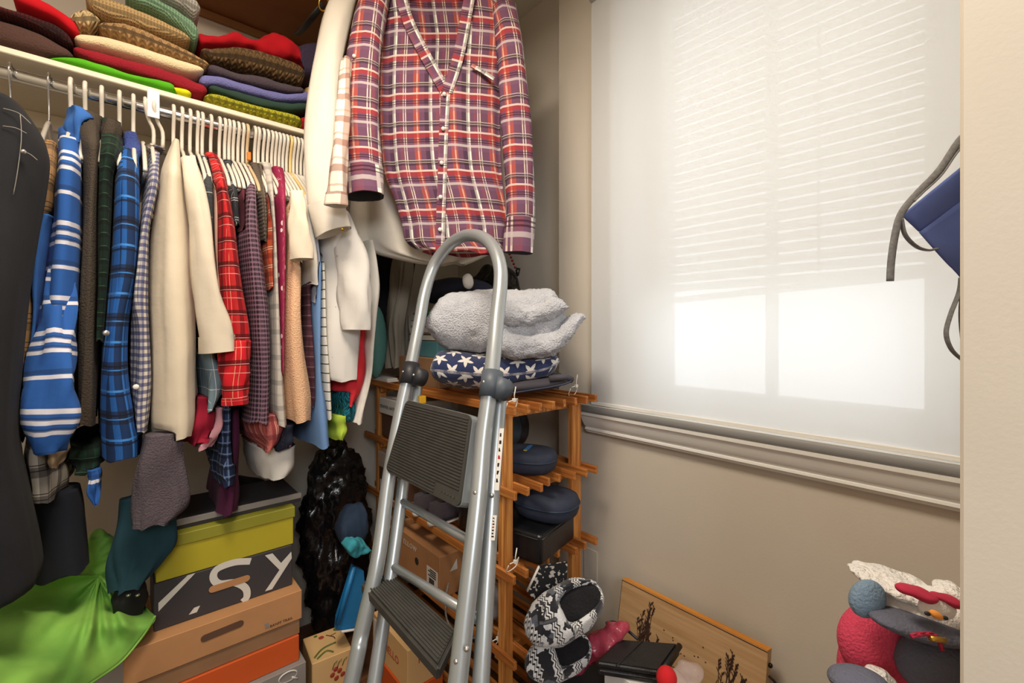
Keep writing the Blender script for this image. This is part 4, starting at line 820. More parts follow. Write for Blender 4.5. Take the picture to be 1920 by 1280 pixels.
# bags
BAG = mat('glossy_black_plastic', '#111214', .22, .3, 20, (60, .5, .006), coat=.2)
def crumple(name, loc, rad, m, amp=.03, freq=10, sub=5, flat=None, ridge=False): return blob(name, loc, rad, m, sub=sub, amp=amp, freq=freq, flat=flat, ridge=ridge)
c_ = P(628, 1010, Y=1.77); tag(crumple('garbage_bag', (c_.x, 1.77, .40), (.125, .085, .385), BAG, .05, 11, ridge=True), 'glossy black garbage bag standing between the shoe boxes and the rack', 'bag')
c_ = P(500, 905, Y=1.74); tag(crumple('black_bag', (c_.x-.07, 1.80, .365), (.13, .07, .345), mat('dull_black_plastic', '#131315', .4, .2), .03, 12), 'dull black bag in the shade behind the yellow shoe box', 'bag')
tag(slab('folded_jeans', [(640, 985, 1020), (655, 960, 1030), (675, 948, 1028), (692, 952, 1020)], cloth('folded_blue_denim', '#26354a', 'denim'), Y=1.50, depth=.07, amp=.012, freq=20), 'dark blue jeans crumpled beside the black garbage bag', 'jeans')
tag(slab('teal_cloth', [(652, 1024, 1036), (666, 1016, 1046), (684, 1020, 1046), (698, 1026, 1040)], cloth('teal_cotton', '#3f9fb0'), Y=1.42, depth=.06, amp=.012, freq=24), 'teal cloth hanging under the crumpled blue jeans', 'clothing')
tote = thing('blue_tote', 'bright blue tote bag with a white edge beside the black garbage bag', 'bag', P(655, 1150, Y=1.45)); BLT = mat('blue_tote_plastic', '#1f78b4', .4, .1)
adopt(tote, poly('side', [P(664, 1062, Y=1.46), P(682, 1070, Y=1.46), P(690, 1176, Y=1.46), P(632, 1182, Y=1.46), P(634, 1160, Y=1.46)], .025, BLT, nrm=(0, 1, 0)), tube('rim', [P(664, 1062, Y=1.455), P(650, 1110, Y=1.455), P(633, 1170, Y=1.455)], .008, BLT, n=8), tube('piping', [P(640, 1184, Y=1.452), P(690, 1176, Y=1.452)], .004, WHC, n=6))
# lime cloth
GRN = cloth('lime_green_nylon', '#8cbf55', 'weave', .1, .75, c2='#6fa648')
def lime_cloth():
    outer = [(-90, 1050), (-90, 1190), (-60, 1330), (60, 1340), (140, 1300), (190, 1268), (228, 1240), (258, 1205), (278, 1178), (291, 1154), (245, 1128), (215, 1118)]
    q = catmull(outer, 72); n = 26; vs = []; fs = []; uv = []
    for i, (ox, oy) in enumerate(q):
        for j in range(n):
            t = j/(n-1); x = 186+(ox-186)*t; y = 1080+(oy-1080)*t
            f = math.sin(i*.30+.5)*.7+math.sin(i*.71+1)*.45+mnoise.noise(Vector((i*.21, t*2.2, 3)))*.9
            Y = 1.53-.15*smooth((y-1110)/70)-.26*t*max(0, min(1, (250-ox)/250))*smooth((y-1168)/100)-.02*math.sin(PI*min(1, t*1.3))-.034*f*math.sin(PI*min(1, .08+t)**.6)*(.3+.7*t)
            v = P(x, y, Y=Y); vs.append(v); uv.append((i*.01, t*.4))
    for i in range(71):
        for j in range(n-1): fs.append((i*n+j, i*n+j+1, (i+1)*n+j+1, (i+1)*n+j))
    o = mesh('drape', vs, fs, GRN, None, True, uv); md = o.modifiers.new('thickness', 'SOLIDIFY'); md.thickness = .004; md.offset = -1
    cn = P(186, 1062, Y=1.56); up = crumple('gathered_neck', cn, (.034, .035, .09), GRN, .016, 16, ridge=True)
    t = thing('lime_bag', 'lime green nylon cloth spread from its gathered neck beside the shoe boxes', 'cloth bag', P(150, 1200, Y=1.3)); adopt(t, o, up); adopt(t, tube('hem_cord', [P(x, y, Y=1.335-.30*max(0, min(1, (250-x)/250))) for x, y in outer[4:10]], .0025, GRN, n=6, res=20))
lime_cloth()
c_ = P(252, 1105, Y=1.46); hb = thing('fur_handbag', 'black furry handbag with a silver clasp between the lime cloth and shoe boxes', 'bag', (c_.x, 1.47, c_.z-.09)); adopt(hb, crumple('body', (c_.x-.01, 1.445, c_.z-.02), (.032, .03, .06), mat('black_faux_fur', '#0e0e11', .8, .3), .012, 30))
for x in (247, 264): 
    cc = P(x-6, 1115, Y=1.41); adopt(hb, blob('silver_clasp', cc, (.005, .005, .004), RIVET, sub=2))
# ================================================================== on and in the pine rack
FLUF = mat('pale_blue_plush', '#cdd0da', .95, .10, 30, (220, 1.0, .012), sheen=.5)
TZ = [t+.0116 for t in TIERS]
def plush(name, st, m, F, depth, seed, amp=.008, n=70, k=54, **kw): return slab(name, st, m, F=F, V=FWD, depth=depth, n=n, k=k, amp=amp, freq=14, seed=seed, p=2.2, dmin=.30, **{'cap': .07, **kw})
bk_ = thing('plush_blanket', 'pale blue grey plush blanket folded on the star blanket', 'blanket', P(930, 660, F=1.4))
def fuzz(o, a=.004):
    for v in o.data.vertices: v.co += v.normal*(mnoise.noise(v.co*170)*a+mnoise.noise(v.co*60)*a)
    return o
adopt(bk_, fuzz(plush('fold', [(788, 604, 618), (802, 568, 642), (832, 549, 660), (880, 539, 668), (930, 534, 670), (980, 540, 672), (1020, 532, 668), (1050, 536, 660), (1067, 562, 636)], FLUF, 1.32, .24, 1)),
      fuzz(plush('fold', [(925, 560, 600), (960, 566, 612), (1000, 572, 612), (1035, 556, 602), (1056, 556, 590), (1068, 566, 584)], FLUF, 1.29, .10, 2)),
      fuzz(plush('fold', [(915, 600, 656), (950, 618, 670), (1000, 628, 674), (1040, 618, 668), (1070, 592, 642), (1092, 580, 612), (1103, 588, 602)], FLUF, 1.285, .14, 4, .010)))
nd = N('navy_star_fleece'); u, v, uvv = nd.uv(); S = 13.0
def starfield(du, dv):
    fu = nd.math('SUBTRACT', nd.math('FRACT', nd.math('MULTIPLY_ADD', u, S, du)), .5); fv = nd.math('SUBTRACT', nd.math('FRACT', nd.math('MULTIPLY_ADD', v, S, dv)), .5)
    r = nd.math('SQRT', nd.math('ADD', nd.math('MULTIPLY', fu, fu), nd.math('MULTIPLY', fv, fv))); an = nd.math('ARCTAN2', fu, fv)
    tri = nd.math('ABSOLUTE', nd.math('SUBTRACT', nd.math('FRACT', nd.math('MULTIPLY_ADD', an, 5/(2*PI), 10.5)), .5))
    lim = nd.math('MULTIPLY_ADD', nd.math('POWER', nd.math('MULTIPLY', tri, 2), 1.3), .22, .11); return nd.math('LESS_THAN', r, lim)
k_ = nd.math('MAXIMUM', starfield(0, 0), starfield(.5, .5)); cc = nd.mix(k_, '#1d2a52', '#d8d4d0'); h = nd.noise(200); nd.bump(h, .6, .003); nd.col(cc); nd.set(Roughness=.95, Sheen_Weight=.3); STARS = nd.m
tag(plush('star_blanket', [(800, 690, 706), (812, 662, 722), (850, 656, 734), (910, 662, 738), (970, 664, 734), (1020, 660, 720), (1046, 660, 700), (1054, 668, 688)], STARS, 1.31, .24, 6, .005, cap=.03), 'navy fleece blanket with white stars rolled under the plush one', 'blanket')
LAPM = mat('charcoal_neoprene', '#45424a', .8, .06, 40)
ls = thing('laptop_sleeve', 'charcoal laptop sleeve with navy piping lying on the top tier', 'laptop sleeve', P(1000, 730, F=1.3))
adopt(ls, plush('sleeve_body', [(938, 726, 742), (960, 712, 744), (1010, 706, 740), (1060, 704, 730), (1076, 712, 724)], LAPM, 1.30, .20, 7, .001), tube('piping', [P(940, 740, F=1.295), P(985, 733, F=1.295), P(1050, 722, F=1.295), P(1072, 714, F=1.295)], .0028, mat('navy_piping', '#1e2a44', .5), n=6, res=14), tube('flap_roll', [P(1030, 710, F=1.30), P(1062, 706, F=1.30), P(1072, 712, F=1.31)], .010, LAPM, n=10))
RG = 'things stored on the pine rack'
def rbox(name, label, y0, y1, z0, z1, m, x0=.80, dx=.20, lid=None, lidm=None): return carton(name, label, (x0, y0, z0), (x0+dx, y1, z1), m, lid, lidm, group=RG, over=.003)
def Yx(x, X): r = (x-960)/FPX; return X*(.7552-.6555*r)/(.6555+.7552*r)
rbox('kraft_carton', 'kraft carton on the top tier below the teal box', 1.36, 1.66, TZ[0], TZ[0]+.105, KRAFT2, .84, .24)
rbox('teal_box', 'teal box on the kraft carton of the top tier', 1.42, 1.64, TZ[0]+.1055, TZ[0]+.165, mat('teal_card', '#4f8492', .6), .87, .18)
mgz = thing('magazines', 'thin pile of white magazines on the top tier edge', 'magazines', (.83, 1.72, TZ[0])); adopt(mgz, box('magazine', (.79, 1.66, TZ[0]), (.838, 1.86, TZ[0]+.008), WHC, bev=.001), box('magazine', (.793, 1.67, TZ[0]+.008), (.838, 1.86, TZ[0]+.014), OFFW, bev=.001))
for k, (z, m, lab) in enumerate(((.165, BRC, 'brown book on the teal box'), (.195, mat('pale_book', '#9a948a', .7), 'pale book stacked over the brown one'), (.222, mat('grey_book', '#5f5a58', .7), 'grey book topmost under the green fuzzy cloth'))):
    t = thing('book', lab, 'book', (.93, 1.55, TZ[0]+z)); adopt(t, box('cover', (.885+k*.004, 1.44, TZ[0]+z), (1.04, 1.66, TZ[0]+z+.026), m, bev=.001), box('pages', (.8835+k*.004, 1.445, TZ[0]+z+.004), (.886+k*.004, 1.655, TZ[0]+z+.022), WHC, bev=0))
tag(crumple('green_fuzzy_cloth', (.94, 1.52, TZ[0]+.272), (.085, .14, .012), mat('green_chenille', '#2f7f55', .9, .3, 60), .006, 40), 'green fuzzy cloth lying on the books', 'cloth')
NVB = mat('navy_canvas', '#1a1d30', .85, .1)
tag(crumple('navy_bag', (.98, 1.45, TZ[0]+.358), (.10, .19, .055), NVB, .02, 9), 'navy canvas bag slumped on the books behind the plush blanket', 'bag')
tag(crumple('black_plastic_bag', (1.17, 1.46, 1.36), (.08, .14, .10), BAG, .03, 18), 'black crinkled plastic bag behind the ladder arch', 'bag')
c_ = P(878, 528, F=1.50); tag(blob('white_shell', c_, (.03, .018, .024), mat('white_shell', '#d9d4cd', .6), rot=(0, .3, .6), amp=.006, freq=30), 'small white shell shaped pouch on the navy bag', 'pouch')
bd = thing('bead_string', 'string of red beads with a metal clasp beside the black plastic bag', 'beads', P(960, 490, X=1.22)); BEAD = mat('red_beads', '#8f1622', .25, coat=.5)
for k in range(7): adopt(bd, blob('bead', P(953+2.6*k, 470+6.2*k, X=1.24), (.0058, .0058, .0058), BEAD, sub=2))
adopt(bd, tube('metal_clasp', [P(958, 522, X=1.24), P(970, 514, X=1.24), P(972, 502, X=1.24)], .009, mat('dark_metal_clasp', '#4b4a50', .25, metal=.8), n=10), tube('cord', [P(953, 470, X=1.241), P(945, 430, X=1.26)], .0015, BEAD, n=5))
# beyond the clothes, in the back corner
c_ = P(704, 640, Y=1.76); tag(blob('teal_ball', c_, (.045, .045, .15), mat('teal_rubber', '#5f9a93', .5, .06)), 'pale teal ball wedged behind the hanging clothes', 'ball')
tag(drape('beige_scarf', [(480, 752, 782), (540, 746, 776), (600, 738, 772), (650, 740, 768), (690, 740, 764)], cloth('sheer_beige', '#9a9182'), hd=.04, yc=1.74, top=False, fold=.010), 'sheer beige scarf hanging in the back corner beside the teal ball', 'scarf')
tag(drape('black_coat', [(440, 700, 790), (520, 700, 780), (600, 692, 764), (650, 690, 750), (685, 690, 740)], cloth('black_wool', '#15161c', 'fleece'), hd=.04, yc=1.86, top=False, fold=.008), 'black wool coat hanging in the back corner behind the beige scarf', 'coat')
# second tier
z = TZ[1]
rbox('brown_carton', 'brown carton on the second tier under the white lettered box', 1.50, 1.76, z, z+.095, BRC, .812)
wb = rbox('white_box', 'white box lettered in black on the brown carton', 1.53, 1.765, z+.0955, z+.158, WHC, .803)
adopt(wb, text('printed_words', 'DENVER HAYES', (.8025, 1.755, z+.118), (0, -1, 0), (0, 0, 1), .019, INK, spacing=1.1))
tag(crumple('red_tissue', (.86, 1.838, z+.048), (.02, .026, .036), mat('red_tissue', '#9a2a33', .6), .012, 30), 'crumpled red tissue at the far end of the second tier', 'tissue')
tag(crumple('steel_blue_shoes', (.90, 1.40, z+.085), (.07, .085, .06), mat('steel_blue_leather', '#6b8496', .4, .1), .015, 12), 'steel blue shoes on the second tier behind the folded step', 'shoes')
BLKL = mat('black_leather', '#15171b', .35, .2, 30, (120, .4, .002))
bb = thing('black_handbag', 'black leather handbag slumped on the second tier', 'handbag', (.98, 1.16, z)); adopt(bb, crumple('body', (1.03, 1.225, z+.095), (.085, .075, .085), BLKL, .02, 10), crumple('flap', (.99, 1.155, z+.10), (.05, .022, .06), mat('steel_black_leather', '#2c3a48', .3), .012, 14))
def zip_case(label, cx, cy, z0, rx, ry, h, rot, m, logo=True):
    t = thing('zip_case', label, 'case', (cx, cy, z0), 'zipped cases on the rack', rot); n = 40
    def ring(s, zz): return [Vector((math.copysign(abs(math.cos(a))**.75, math.cos(a))*rx*s, math.copysign(abs(math.sin(a))**.75, math.sin(a))*ry*s, zz)) for a in [2*PI*k/n for k in range(n)]]
    prof = [(.0, 0), (.80, 0), (.93, .12*h), (.99, .35*h), (1.0, .55*h), (1.0, .60*h), (.985, .72*h), (.93, .88*h), (.80, .97*h), (.5, 1.0*h), (.0, 1.01*h)]
    o = loft('shell', [ring(max(s, .001), zz) for s, zz in prof], m, t)
    rr = ring(1.008, .575*h); tube('zipper', rr+[rr[0]], .0028, mat('zip_teeth', '#23344a', .5), t, 6)
    tube('zip_pull', [rr[3], rr[3]+Vector((.004, 0, -.014))], .002, RIVET, t, 6)
    if logo: poly('logo_patch', [(-.03, -.012, 1.012*h), (.035, -.008, 1.012*h), (.03, .004, 1.012*h), (-.03, .002, 1.012*h)], .0008, mat('blue_logo', '#3b7ec0', .5), t, nrm=(0, 0, 1)); poly('logo_mark', [(-.042, -.010, 1.012*h), (-.032, -.010, 1.012*h), (-.030, .001, 1.012*h), (-.040, .0, 1.012*h)], .0009, mat('yellow_logo', '#c9c23a', .5), t, nrm=(0, 0, 1))
    return t
NVC = mat('navy_case_shell', '#2b3346', .75, .12, 60, (300, .3, .001))
c_ = P(1018, 868, Z=z+.02); zip_case('rounded navy zip case with a blue logo on the second tier', .958, 1.03, z, .072, .092, .066, .5, NVC)
tag(crumple('clear_plastic_bag', (.87, 1.17, z+.05), (.035, .04, .036), mat('clear_film', '#5d6a74', .1, .2, alpha=.45, coat=.5), .02, 40), 'crinkled clear plastic bag behind the rounded zip case', 'bag')
# third tier
z = TZ[2]
lb = rbox('lidded_shoe_box', 'brown shoe box with a pale lid on the third tier', 1.56, 1.765, z, z+.165, BRC, .803, .2, .062, mat('pale_lid_card', '#b9a695', .7))
for k, (y0, y1) in enumerate(((1.70, 1.755), (1.635, 1.69))): adopt(lb, box('barcode_label', (.8018, y0, z+.012), (.803, y1, z+.05), WHC, bev=0))
adopt(lb, box('barcode_label', (.8018, 1.568, z+.008), (.803, 1.60, z+.09), WHC, bev=0), tube('finger_notch', [(.7995, 1.60, z+.16), (.7995, 1.60, z+.14)], .007, HOLE, n=10, flat=.1))
def slip_on(label, cx, cy, z0, rz, m, sole):
    t = thing('slip_on_shoe', label, 'shoe', (cx, cy, z0), 'slip on shoes on the third tier', rz); n = 24; rings = []; rs_ = []
    for i in range(13):
        s = i/12; xx = -.12+.24*s; w_ = .034+.012*math.sin(PI*s**.8); w_ *= math.sqrt(max(.05, 1-abs(2*s-1)**5)); h = .045+.02*(1-s)
        rings.append([Vector((xx, math.cos(a)*w_, .016+max(0, math.sin(a))*h)) for a in [2*PI*k/n for k in range(n)]])
        rs_.append([Vector((xx*1.03, math.cos(a)*w_*1.06, .008+math.sin(a)*.008)) for a in [2*PI*k/n for k in range(n)]])
    loft('upper', rings, m, t, True, True); loft('sole', rs_, sole, t, True, True); blob('opening', (-.05, 0, .075), (.045, .024, .006), HOLE, t, sub=2)
PURF = cloth('grey_purple_felt', '#4c4650', 'fleece')
slip_on('grey purple felt slip on shoe with white sole on the third tier, farther one', .90, 1.46, z, .25, PURF, WHC); slip_on('grey purple felt slip on shoe with white sole on the third tier, nearer one', .90, 1.35, z, .2, PURF, WHC)
bo = thing('rubber_boot', 'black rubber boot beside the felt slip on shoes', 'boot', (.87, 1.13, z)); adopt(bo, tube('shaft', [(.88, 1.21, z+.02), (.88, 1.21, z+.10), (.88, 1.21, z+.185)], [.05, .046, .050], BLKL, n=18), crumple('foot', (.945, 1.21, z+.045), (.09, .04, .042), BLKL, .004, 10))
zip_case('flat navy zip case lying on the black vinyl case', 1.0, .985, z+.090, .082, .098, .072, .3, NVC, False)
vc = thing('vinyl_case', 'black vinyl zip case on the third tier under the flat navy one', 'case', (.96, 1.0, z)); o = box('body', (-.105, -.10, 0), (.105, .10, .087), BLKL, vc, .012, 3); o.rotation_euler = (0, 0, 0); vc.location = (.958, 1.015, z); vc.rotation_euler.z = .25
tube('seam', [(-.1, -.101, .075), (.1, -.101, .075)], .0018, BLKL, vc, 6); tube('seam', [(-.106, -.09, .075), (-.106, .09, .075)], .0018, BLKL, vc, 6)
tag(crumple('black_pouch', (1.08, 1.27, z+.085), (.035, .05, .075), mat('black_nylon', '#121318', .6), .02, 16), 'black nylon pouch behind the zip cases on the third tier', 'pouch')
# fourth tier
z = TZ[3]
def yellow_box(label, y0, y1, z1):
    t = rbox('lettered_shoe_box', label, y0, y1, z, z1, KRAFT if False else mat('warm_kraft', '#a9794f', .85, .06, 12), .79, .30)
    adopt(t, text('printed_words', 'YELLOW', (.7892, y1-.02, z1-.040), (0, -1, 0), (0, 0, 1), .026, OFFW, spacing=1.25)); ym = y0+(y1-y0)*.52
    pts = [Vector((.7893, ym+.013*math.cos(a), z+.07+.013*math.sin(a))) for a in [2*PI*k/20 for k in range(20)]]; adopt(t, poly('finger_hole', pts, .0005, HOLE, nrm=(-1, 0, 0)))
    return t
y1b = yellow_box('kraft shoe box with pale lettering in front of the label box on the fourth tier', 1.58, 1.765, z+.155); y2b = yellow_box('kraft shoe box with pale lettering, finger hole and barcode label on the fourth tier', 1.275, 1.565, z+.14)
lab = box('barcode_label', (.7885, 1.285, z+.012), (.7895, 1.355, z+.085), WHC, bev=0); adopt(y2b, lab); adopt(y1b, box('barcode_label', (.7885, 1.585, z+.02), (.7895, 1.615, z+.10), WHC, bev=0))
for k in range(9): adopt(y2b, box('printed_bar', (.7878, 1.338-.0035*k-.0014*(k % 3), z+.028), (.7886, 1.3395-.0035*k, z+.05), INK, bev=0))
for k in range(4): adopt(y2b, box('printed_line', (.7878, 1.295, z+.056+.007*k), (.7886, 1.345-.012*(k % 2), z+.0595+.007*k), INK, bev=0))
adopt(y2b, poly('printed_triangle', [(.83, 1.2744, z+.08), (.86, 1.2744, z+.08), (.858, 1.2744, z+.115)], .0005, OFFW, nrm=(0, -1, 0)))
tag(crumple('grey_slipper', (.86, 1.13, z+.05), (.05, .10, .045), cloth('grey_speckled_knit', '#77757a', 'knit'), .008, 30), 'grey speckled knit slipper on the fourth tier', 'slipper')
lc = thing('shoelace', 'grey and white shoelace trailing over the fourth tier slats', 'shoelace', (.79, 1.2, z)); adopt(lc, tube('lace', [(.80, 1.235, z+.07), (.782, 1.225, z+.03), (.78, 1.215, z-.03), (.786, 1.17, z-.05), (.782, 1.08, z-.02), (.79, 1.02, z+.012)], .0032, mat('speckled_lace', '#8a8782', .8, .5, 200), n=6, res=26))
# boxes standing on the floor before the rack
mb = carton('printed_carton', 'cream carton with red printed words on the floor before the rack', (.655, 1.24, .10), (.775, 1.49, .225), CRC, group=RG); carton('orange_carton', 'orange carton on the floor under the cream printed one', (.65, 1.235, 0), (.778, 1.49, .10), ORC, group=RG)
adopt(mb, text('printed_words', 'MELLO', (.6545, 1.40, .15), (0, -1, 0), (0, 0, 1), .034, mat('red_print', '#b5482e', .7)), text('printed_words', 'ME', (.69, 1.2395, .17), (1, 0, 0), (0, 0, 1), .034, mat('red_print', '#b5482e', .7)), box('barcode_label', (.6542, 1.42, .12), (.655, 1.48, .21), WHC, bev=0))
# ================================================================== the corner below the window
BIN = mat('dark_storage_plastic', '#202226', .6, .1)
sb = thing('storage_bin', 'low dark storage bin on the floor under the window', 'storage bin', (.98, .68, 0)); adopt(sb, box('tub', (.84, .43, 0), (1.06, .895, .25), BIN, bev=.008, seg=2), box('lid', (.832, .422, .25), (1.068, .9, .272), BIN, bev=.006, seg=2))
# leaning wooden plaque with burnt grasses
MAPLE = wood('maple_plaque', '#c9a67c', '#b48e62', 1, 9); EDGE = wood('orange_plaque_edge', '#e09a3c', '#c97f24', 1, 14); BURN = mat('burnt_line', '#3a2015', .8, .2)
pl = thing('wooden_plaque', 'maple board with burnt grass drawings leaning on the window wall', 'plaque', (1.15, .62, .0))
zt, zb_, xt, xb = .424, .02, 1.18, 1.10; lean = Vector((xt-xb, 0, zt-zb_)); nn = Vector((-(zt-zb_), 0, xt-xb)).normalized()
o0 = Vector((xb, .414, zb_)); oy = Vector((0, .419, 0))
adopt(pl, frame_box('board', o0, oy, lean, -nn*.026*-1 if False else lean.cross(oy).normalized()*-.026 if False else (-nn)*.026, MAPLE, bev=.001))
adopt(pl, frame_box('top_edge', o0+lean-nn*.026, nn*.026, oy, lean.normalized()*.0015, EDGE, bev=0))
def onb(s, t, e=.0009): return o0+oy*(1-s)+lean*t+nn*e     # s from the far end, t up
def stroke(nm, pts, r): adopt(pl, tube(nm, [onb(*p) for p in pts], r, BURN, n=5, flat=.3, res=max(8, 3*len(pts))))
rr = random.Random(4)
for base, hgt, num in ((.22, .97, 22), (.80, .93, 20)):
    for k in range(num):
        s0 = base+rr.uniform(-.055, .055); top = hgt-abs(s0-base)*1.8+rr.uniform(-.20, .0); ln = rr.uniform(-.04, .06)
        stroke('burnt_stalk', [(s0, .30), (s0+ln*.3, .30+(top-.30)*.55), (s0+ln, top)], .0016)
        for h in range(4): 
            tt = top-.015-.02*h; stroke('burnt_seed_head', [(s0+ln*(1-.1*h), tt), (s0+ln*(1-.1*h)+rr.choice((-1, 1))*.014, tt+.022)], .0026)
stroke('burnt_arch', [(.34, .48), (.40, .60), (.48, .62), (.58, .56), (.66, .42), (.69, .28)], .0011); stroke('burnt_leaf', [(.36, .50), (.42, .49), (.46, .46)], .0026); stroke('burnt_leaf', [(.38, .54), (.41, .56)], .003); stroke('burnt_tendril', [(.735, .70), (.72, .64), (.755, .60), (.74, .55), (.77, .50)], .001)
for k in range(16): adopt(pl, blob('burnt_fleck', onb(.30+.36*rr.random(), .60+.24*rr.random()-.0), (.0008, .0025, .0018), BURN, sub=1))
stroke('edge_line', [(.002, .0), (.002, .995)], .0012); stroke('edge_line', [(.0, .995), (1, .995)], .0010)
hk = thing('metal_hook', 'dark metal hook on the end of the wooden plaque', 'hook', (1.15, .408, .36)); adopt(hk, tube('hook_bend', [onb(1.0, .86, -.012)+Vector((0, -.002, 0)), onb(1.0, .84, -.012)+Vector((0, -.018, 0)), onb(1.0, .80, -.012)+Vector((0, -.022, -.004)), onb(1.0, .79, -.012)+Vector((0, -.012, 0))], .003, mat('dark_iron', '#2b1f18', .4, metal=.7), n=8, res=14), blob('screw', onb(1.0, .92, -.012)+Vector((0, -.004, 0)), (.006, .005, .006), mat('dark_iron', '#2b1f18', .4, metal=.7), sub=2))
# slippers
nd = N('black_white_nordic_plush'); u, v, uvv = nd.uv()
zz = nd.math('ABSOLUTE', nd.math('SUBTRACT', nd.math('FRACT', nd.math('MULTIPLY', u, 62)), .5)); ph_ = nd.math('FRACT', nd.math('MULTIPLY_ADD', v, 20, nd.math('MULTIPLY', zz, .22)))
st_ = nd.math('LESS_THAN', nd.math('FRACT', nd.math('MULTIPLY', ph_, 7)), .42); band = nd.math('LESS_THAN', ph_, .42)
ns = nd.math('GREATER_THAN', nd.noise(26), .47); ins = nd.mix(ns, '#dfe0e2', '#22222a'); cc = nd.mix(band, ins, nd.mix(st_, '#e6e6e6', '#1d1d24'))
gy = nd.math('MULTIPLY', nd.math('GREATER_THAN', nd.noise(14), .60), .5); cc = nd.mix(gy, cc, '#7f8796'); nd.col(cc); nd.bump(nd.noise(230), .7, .004); nd.set(Roughness=.95, Sheen_Weight=.3); NORD = nd.m
FUR = mat('black_slipper_fur', '#141318', .95, .3, 40, (200, 1, .006))
def slipper(label, toe, heel, upv, hw, hh):
    """closed plush slipper between two points, its opening towards upv"""
    t = thing('plush_slipper', label, 'slipper', heel, 'black and white plush slippers'); ax = (toe-heel); L = ax.length; ax.normalize(); uz = (upv-ax*upv.dot(ax)).normalized(); sd = ax.cross(uz); rings = []; uvs = []; n, k = 30, 36; op = []
    for i in range(n):
        s = i/(n-1); e = math.sqrt(max(0.0, 1-abs(2*s-1)**2.6)); w_ = hw*e*(.92+.12*math.sin(PI*s)); h = hh*e*(1.0 if s < .45 else 1.0-.25*((s-.45)/.55)); ring = []; per = 0; last = None
        for j in range(k):
            a = 2*PI*j/k; c_, s_ = math.cos(a), math.sin(a); up = s_*h
            if s_ > 0 and s < .60:       # dish in the foot opening
                q = max(0, 1-(abs(c_)/.62)**4)*smooth(min(s/.10, (.60-s)/.12)); up -= q*h*1.15
            v_ = heel+ax*(s*L)+sd*(c_*w_)+uz*up; v_ = v_+(sd*c_+uz*s_)*mnoise.noise(v_*28)*.004
            if last is not None: per += (v_-last).length
            last = v_; ring.append(v_); uvs.append((per, s*L))
        rings.append(ring)
    adopt(t, loft('upper', rings, NORD, None, True, True, uvs))
    c_ = heel+ax*(L*.30)+uz*(hh*.10); me = blob('fur_lining', (0, 0, 0), (L*.27, hw*.66, hh*.42), FUR, sub=3, amp=.004, freq=60); M = Matrix((ax, sd, uz)).transposed().to_4x4(); M.translation = c_; me.data.transform(M); adopt(t, me)
    return t
sT = slipper('black and white patterned plush slipper with dark fur lining, uppermost of the pair', P(985, 1190, F=1.10), P(1128, 1105, F=1.17), (-FWD*.75+UP*.65), .060, .058)
b1 = P(1062, 1148, F=1.08)
for q, nm in (([(1018, 1160), (1022, 1138), (1014, 1128)], 'bow_loop'), ([(1010, 1168), (1026, 1166), (1044, 1160)], 'bow_loop')): adopt(sT, tube(nm, [P(x, y, F=1.062) for x, y in q], .005, mat('grey_ribbon', '#3d4048', .5), n=8, flat=.4, res=10))
slipper('black and white patterned plush slipper lying underneath its pair', P(984, 1254, F=1.13), P(1108, 1206, F=1.18), (-FWD*.7+UP*.7), .050, .040)
nb = thing('composition_notebook', 'black marbled notebook standing behind the plush slippers', 'notebook', P(1030, 1120, F=1.28)); q = [P(1004, 1130, F=1.20), P(1062, 1100, F=1.20), P(1064, 1056, F=1.20), P(1012, 1064, F=1.20), P(990, 1110, F=1.20)]
adopt(nb, poly('cover', q, -.012, spots('black_white_marble', '#1b1b20', '#c9c6c0', .012, .26, rnd=1.0), nrm=-FWD), tube('page_edge', [q[3]+FWD*.006, q[4]+FWD*.006], .005, WHC, n=6)); bpy.context.view_layer.update()
ndm = N('marbled_cover'); ndm.col(ndm.mix(ndm.math('GREATER_THAN', ndm.noise(95, detail=1), .60), '#17171c', '#bdb9b2')); ndm.set(Roughness=.6); fac = ndm.m; nb.children[0].data.materials.clear(); nb.children[0].data.materials.append(fac)
RBAG = mat('sheer_red_plastic', '#b8405a', .25, .2, 20, (60, .7, .006), coat=.3, alpha=.75)
c_ = P(1124, 1212, F=1.20); o = crumple('red_plastic_bag', (0, 0, 0), (.10, .032, .028), RBAG, .020, 13, ridge=True); o.data.transform(Matrix.LocRotScale(c_, None, None) @ Matrix((RGT*.75+UP*.66, FWD, UP*.75-RGT*.66)).transposed().to_4x4()); tag(o, 'sheer red plastic bag crumpled between the slippers and the black wallet', 'bag')
wl = thing('leather_wallet', 'black leather folding wallet with a stitched flap before the plaque', 'wallet', P(1195, 1240, Z=.36))
zw = .385; qa, qb, qc, qd = [P(x, y, Z=zw) for x, y in ((1116, 1240), (1160, 1196), (1274, 1204), (1236, 1258))]
def quad_slab(nm, q, th, m, bev=.006):
    o = poly(nm, q, th, m, nrm=(0, 0, -1)); bm = bmesh.new(); bm.from_mesh(o.data); bmesh.ops.recalc_face_normals(bm, faces=bm.faces); bmesh.ops.bevel(bm, geom=bm.edges[:], offset=bev, segments=3, affect='EDGES'); bm.to_mesh(o.data); bm.free(); return o
LEA = mat('black_grained_leather', '#1a1a1c', .42, .25, 80, (260, .5, .002))
adopt(wl, quad_slab('upper_flap', [qa, qb, qc, qd], .016, LEA), quad_slab('lower_flap', [v-UP*.018+RGT*.002 for v in (qa, qb, qc, qd)], .017, LEA), tube('stitched_seam', [qb.lerp(qc, .42)+UP*.0008, qa.lerp(qd, .36)+UP*.0008, qa.lerp(qd, .33)-UP*.003], .0014, LEA, n=6), tube('edge_roll', [qc-UP*.009, qd-UP*.009], .008, LEA, n=8))
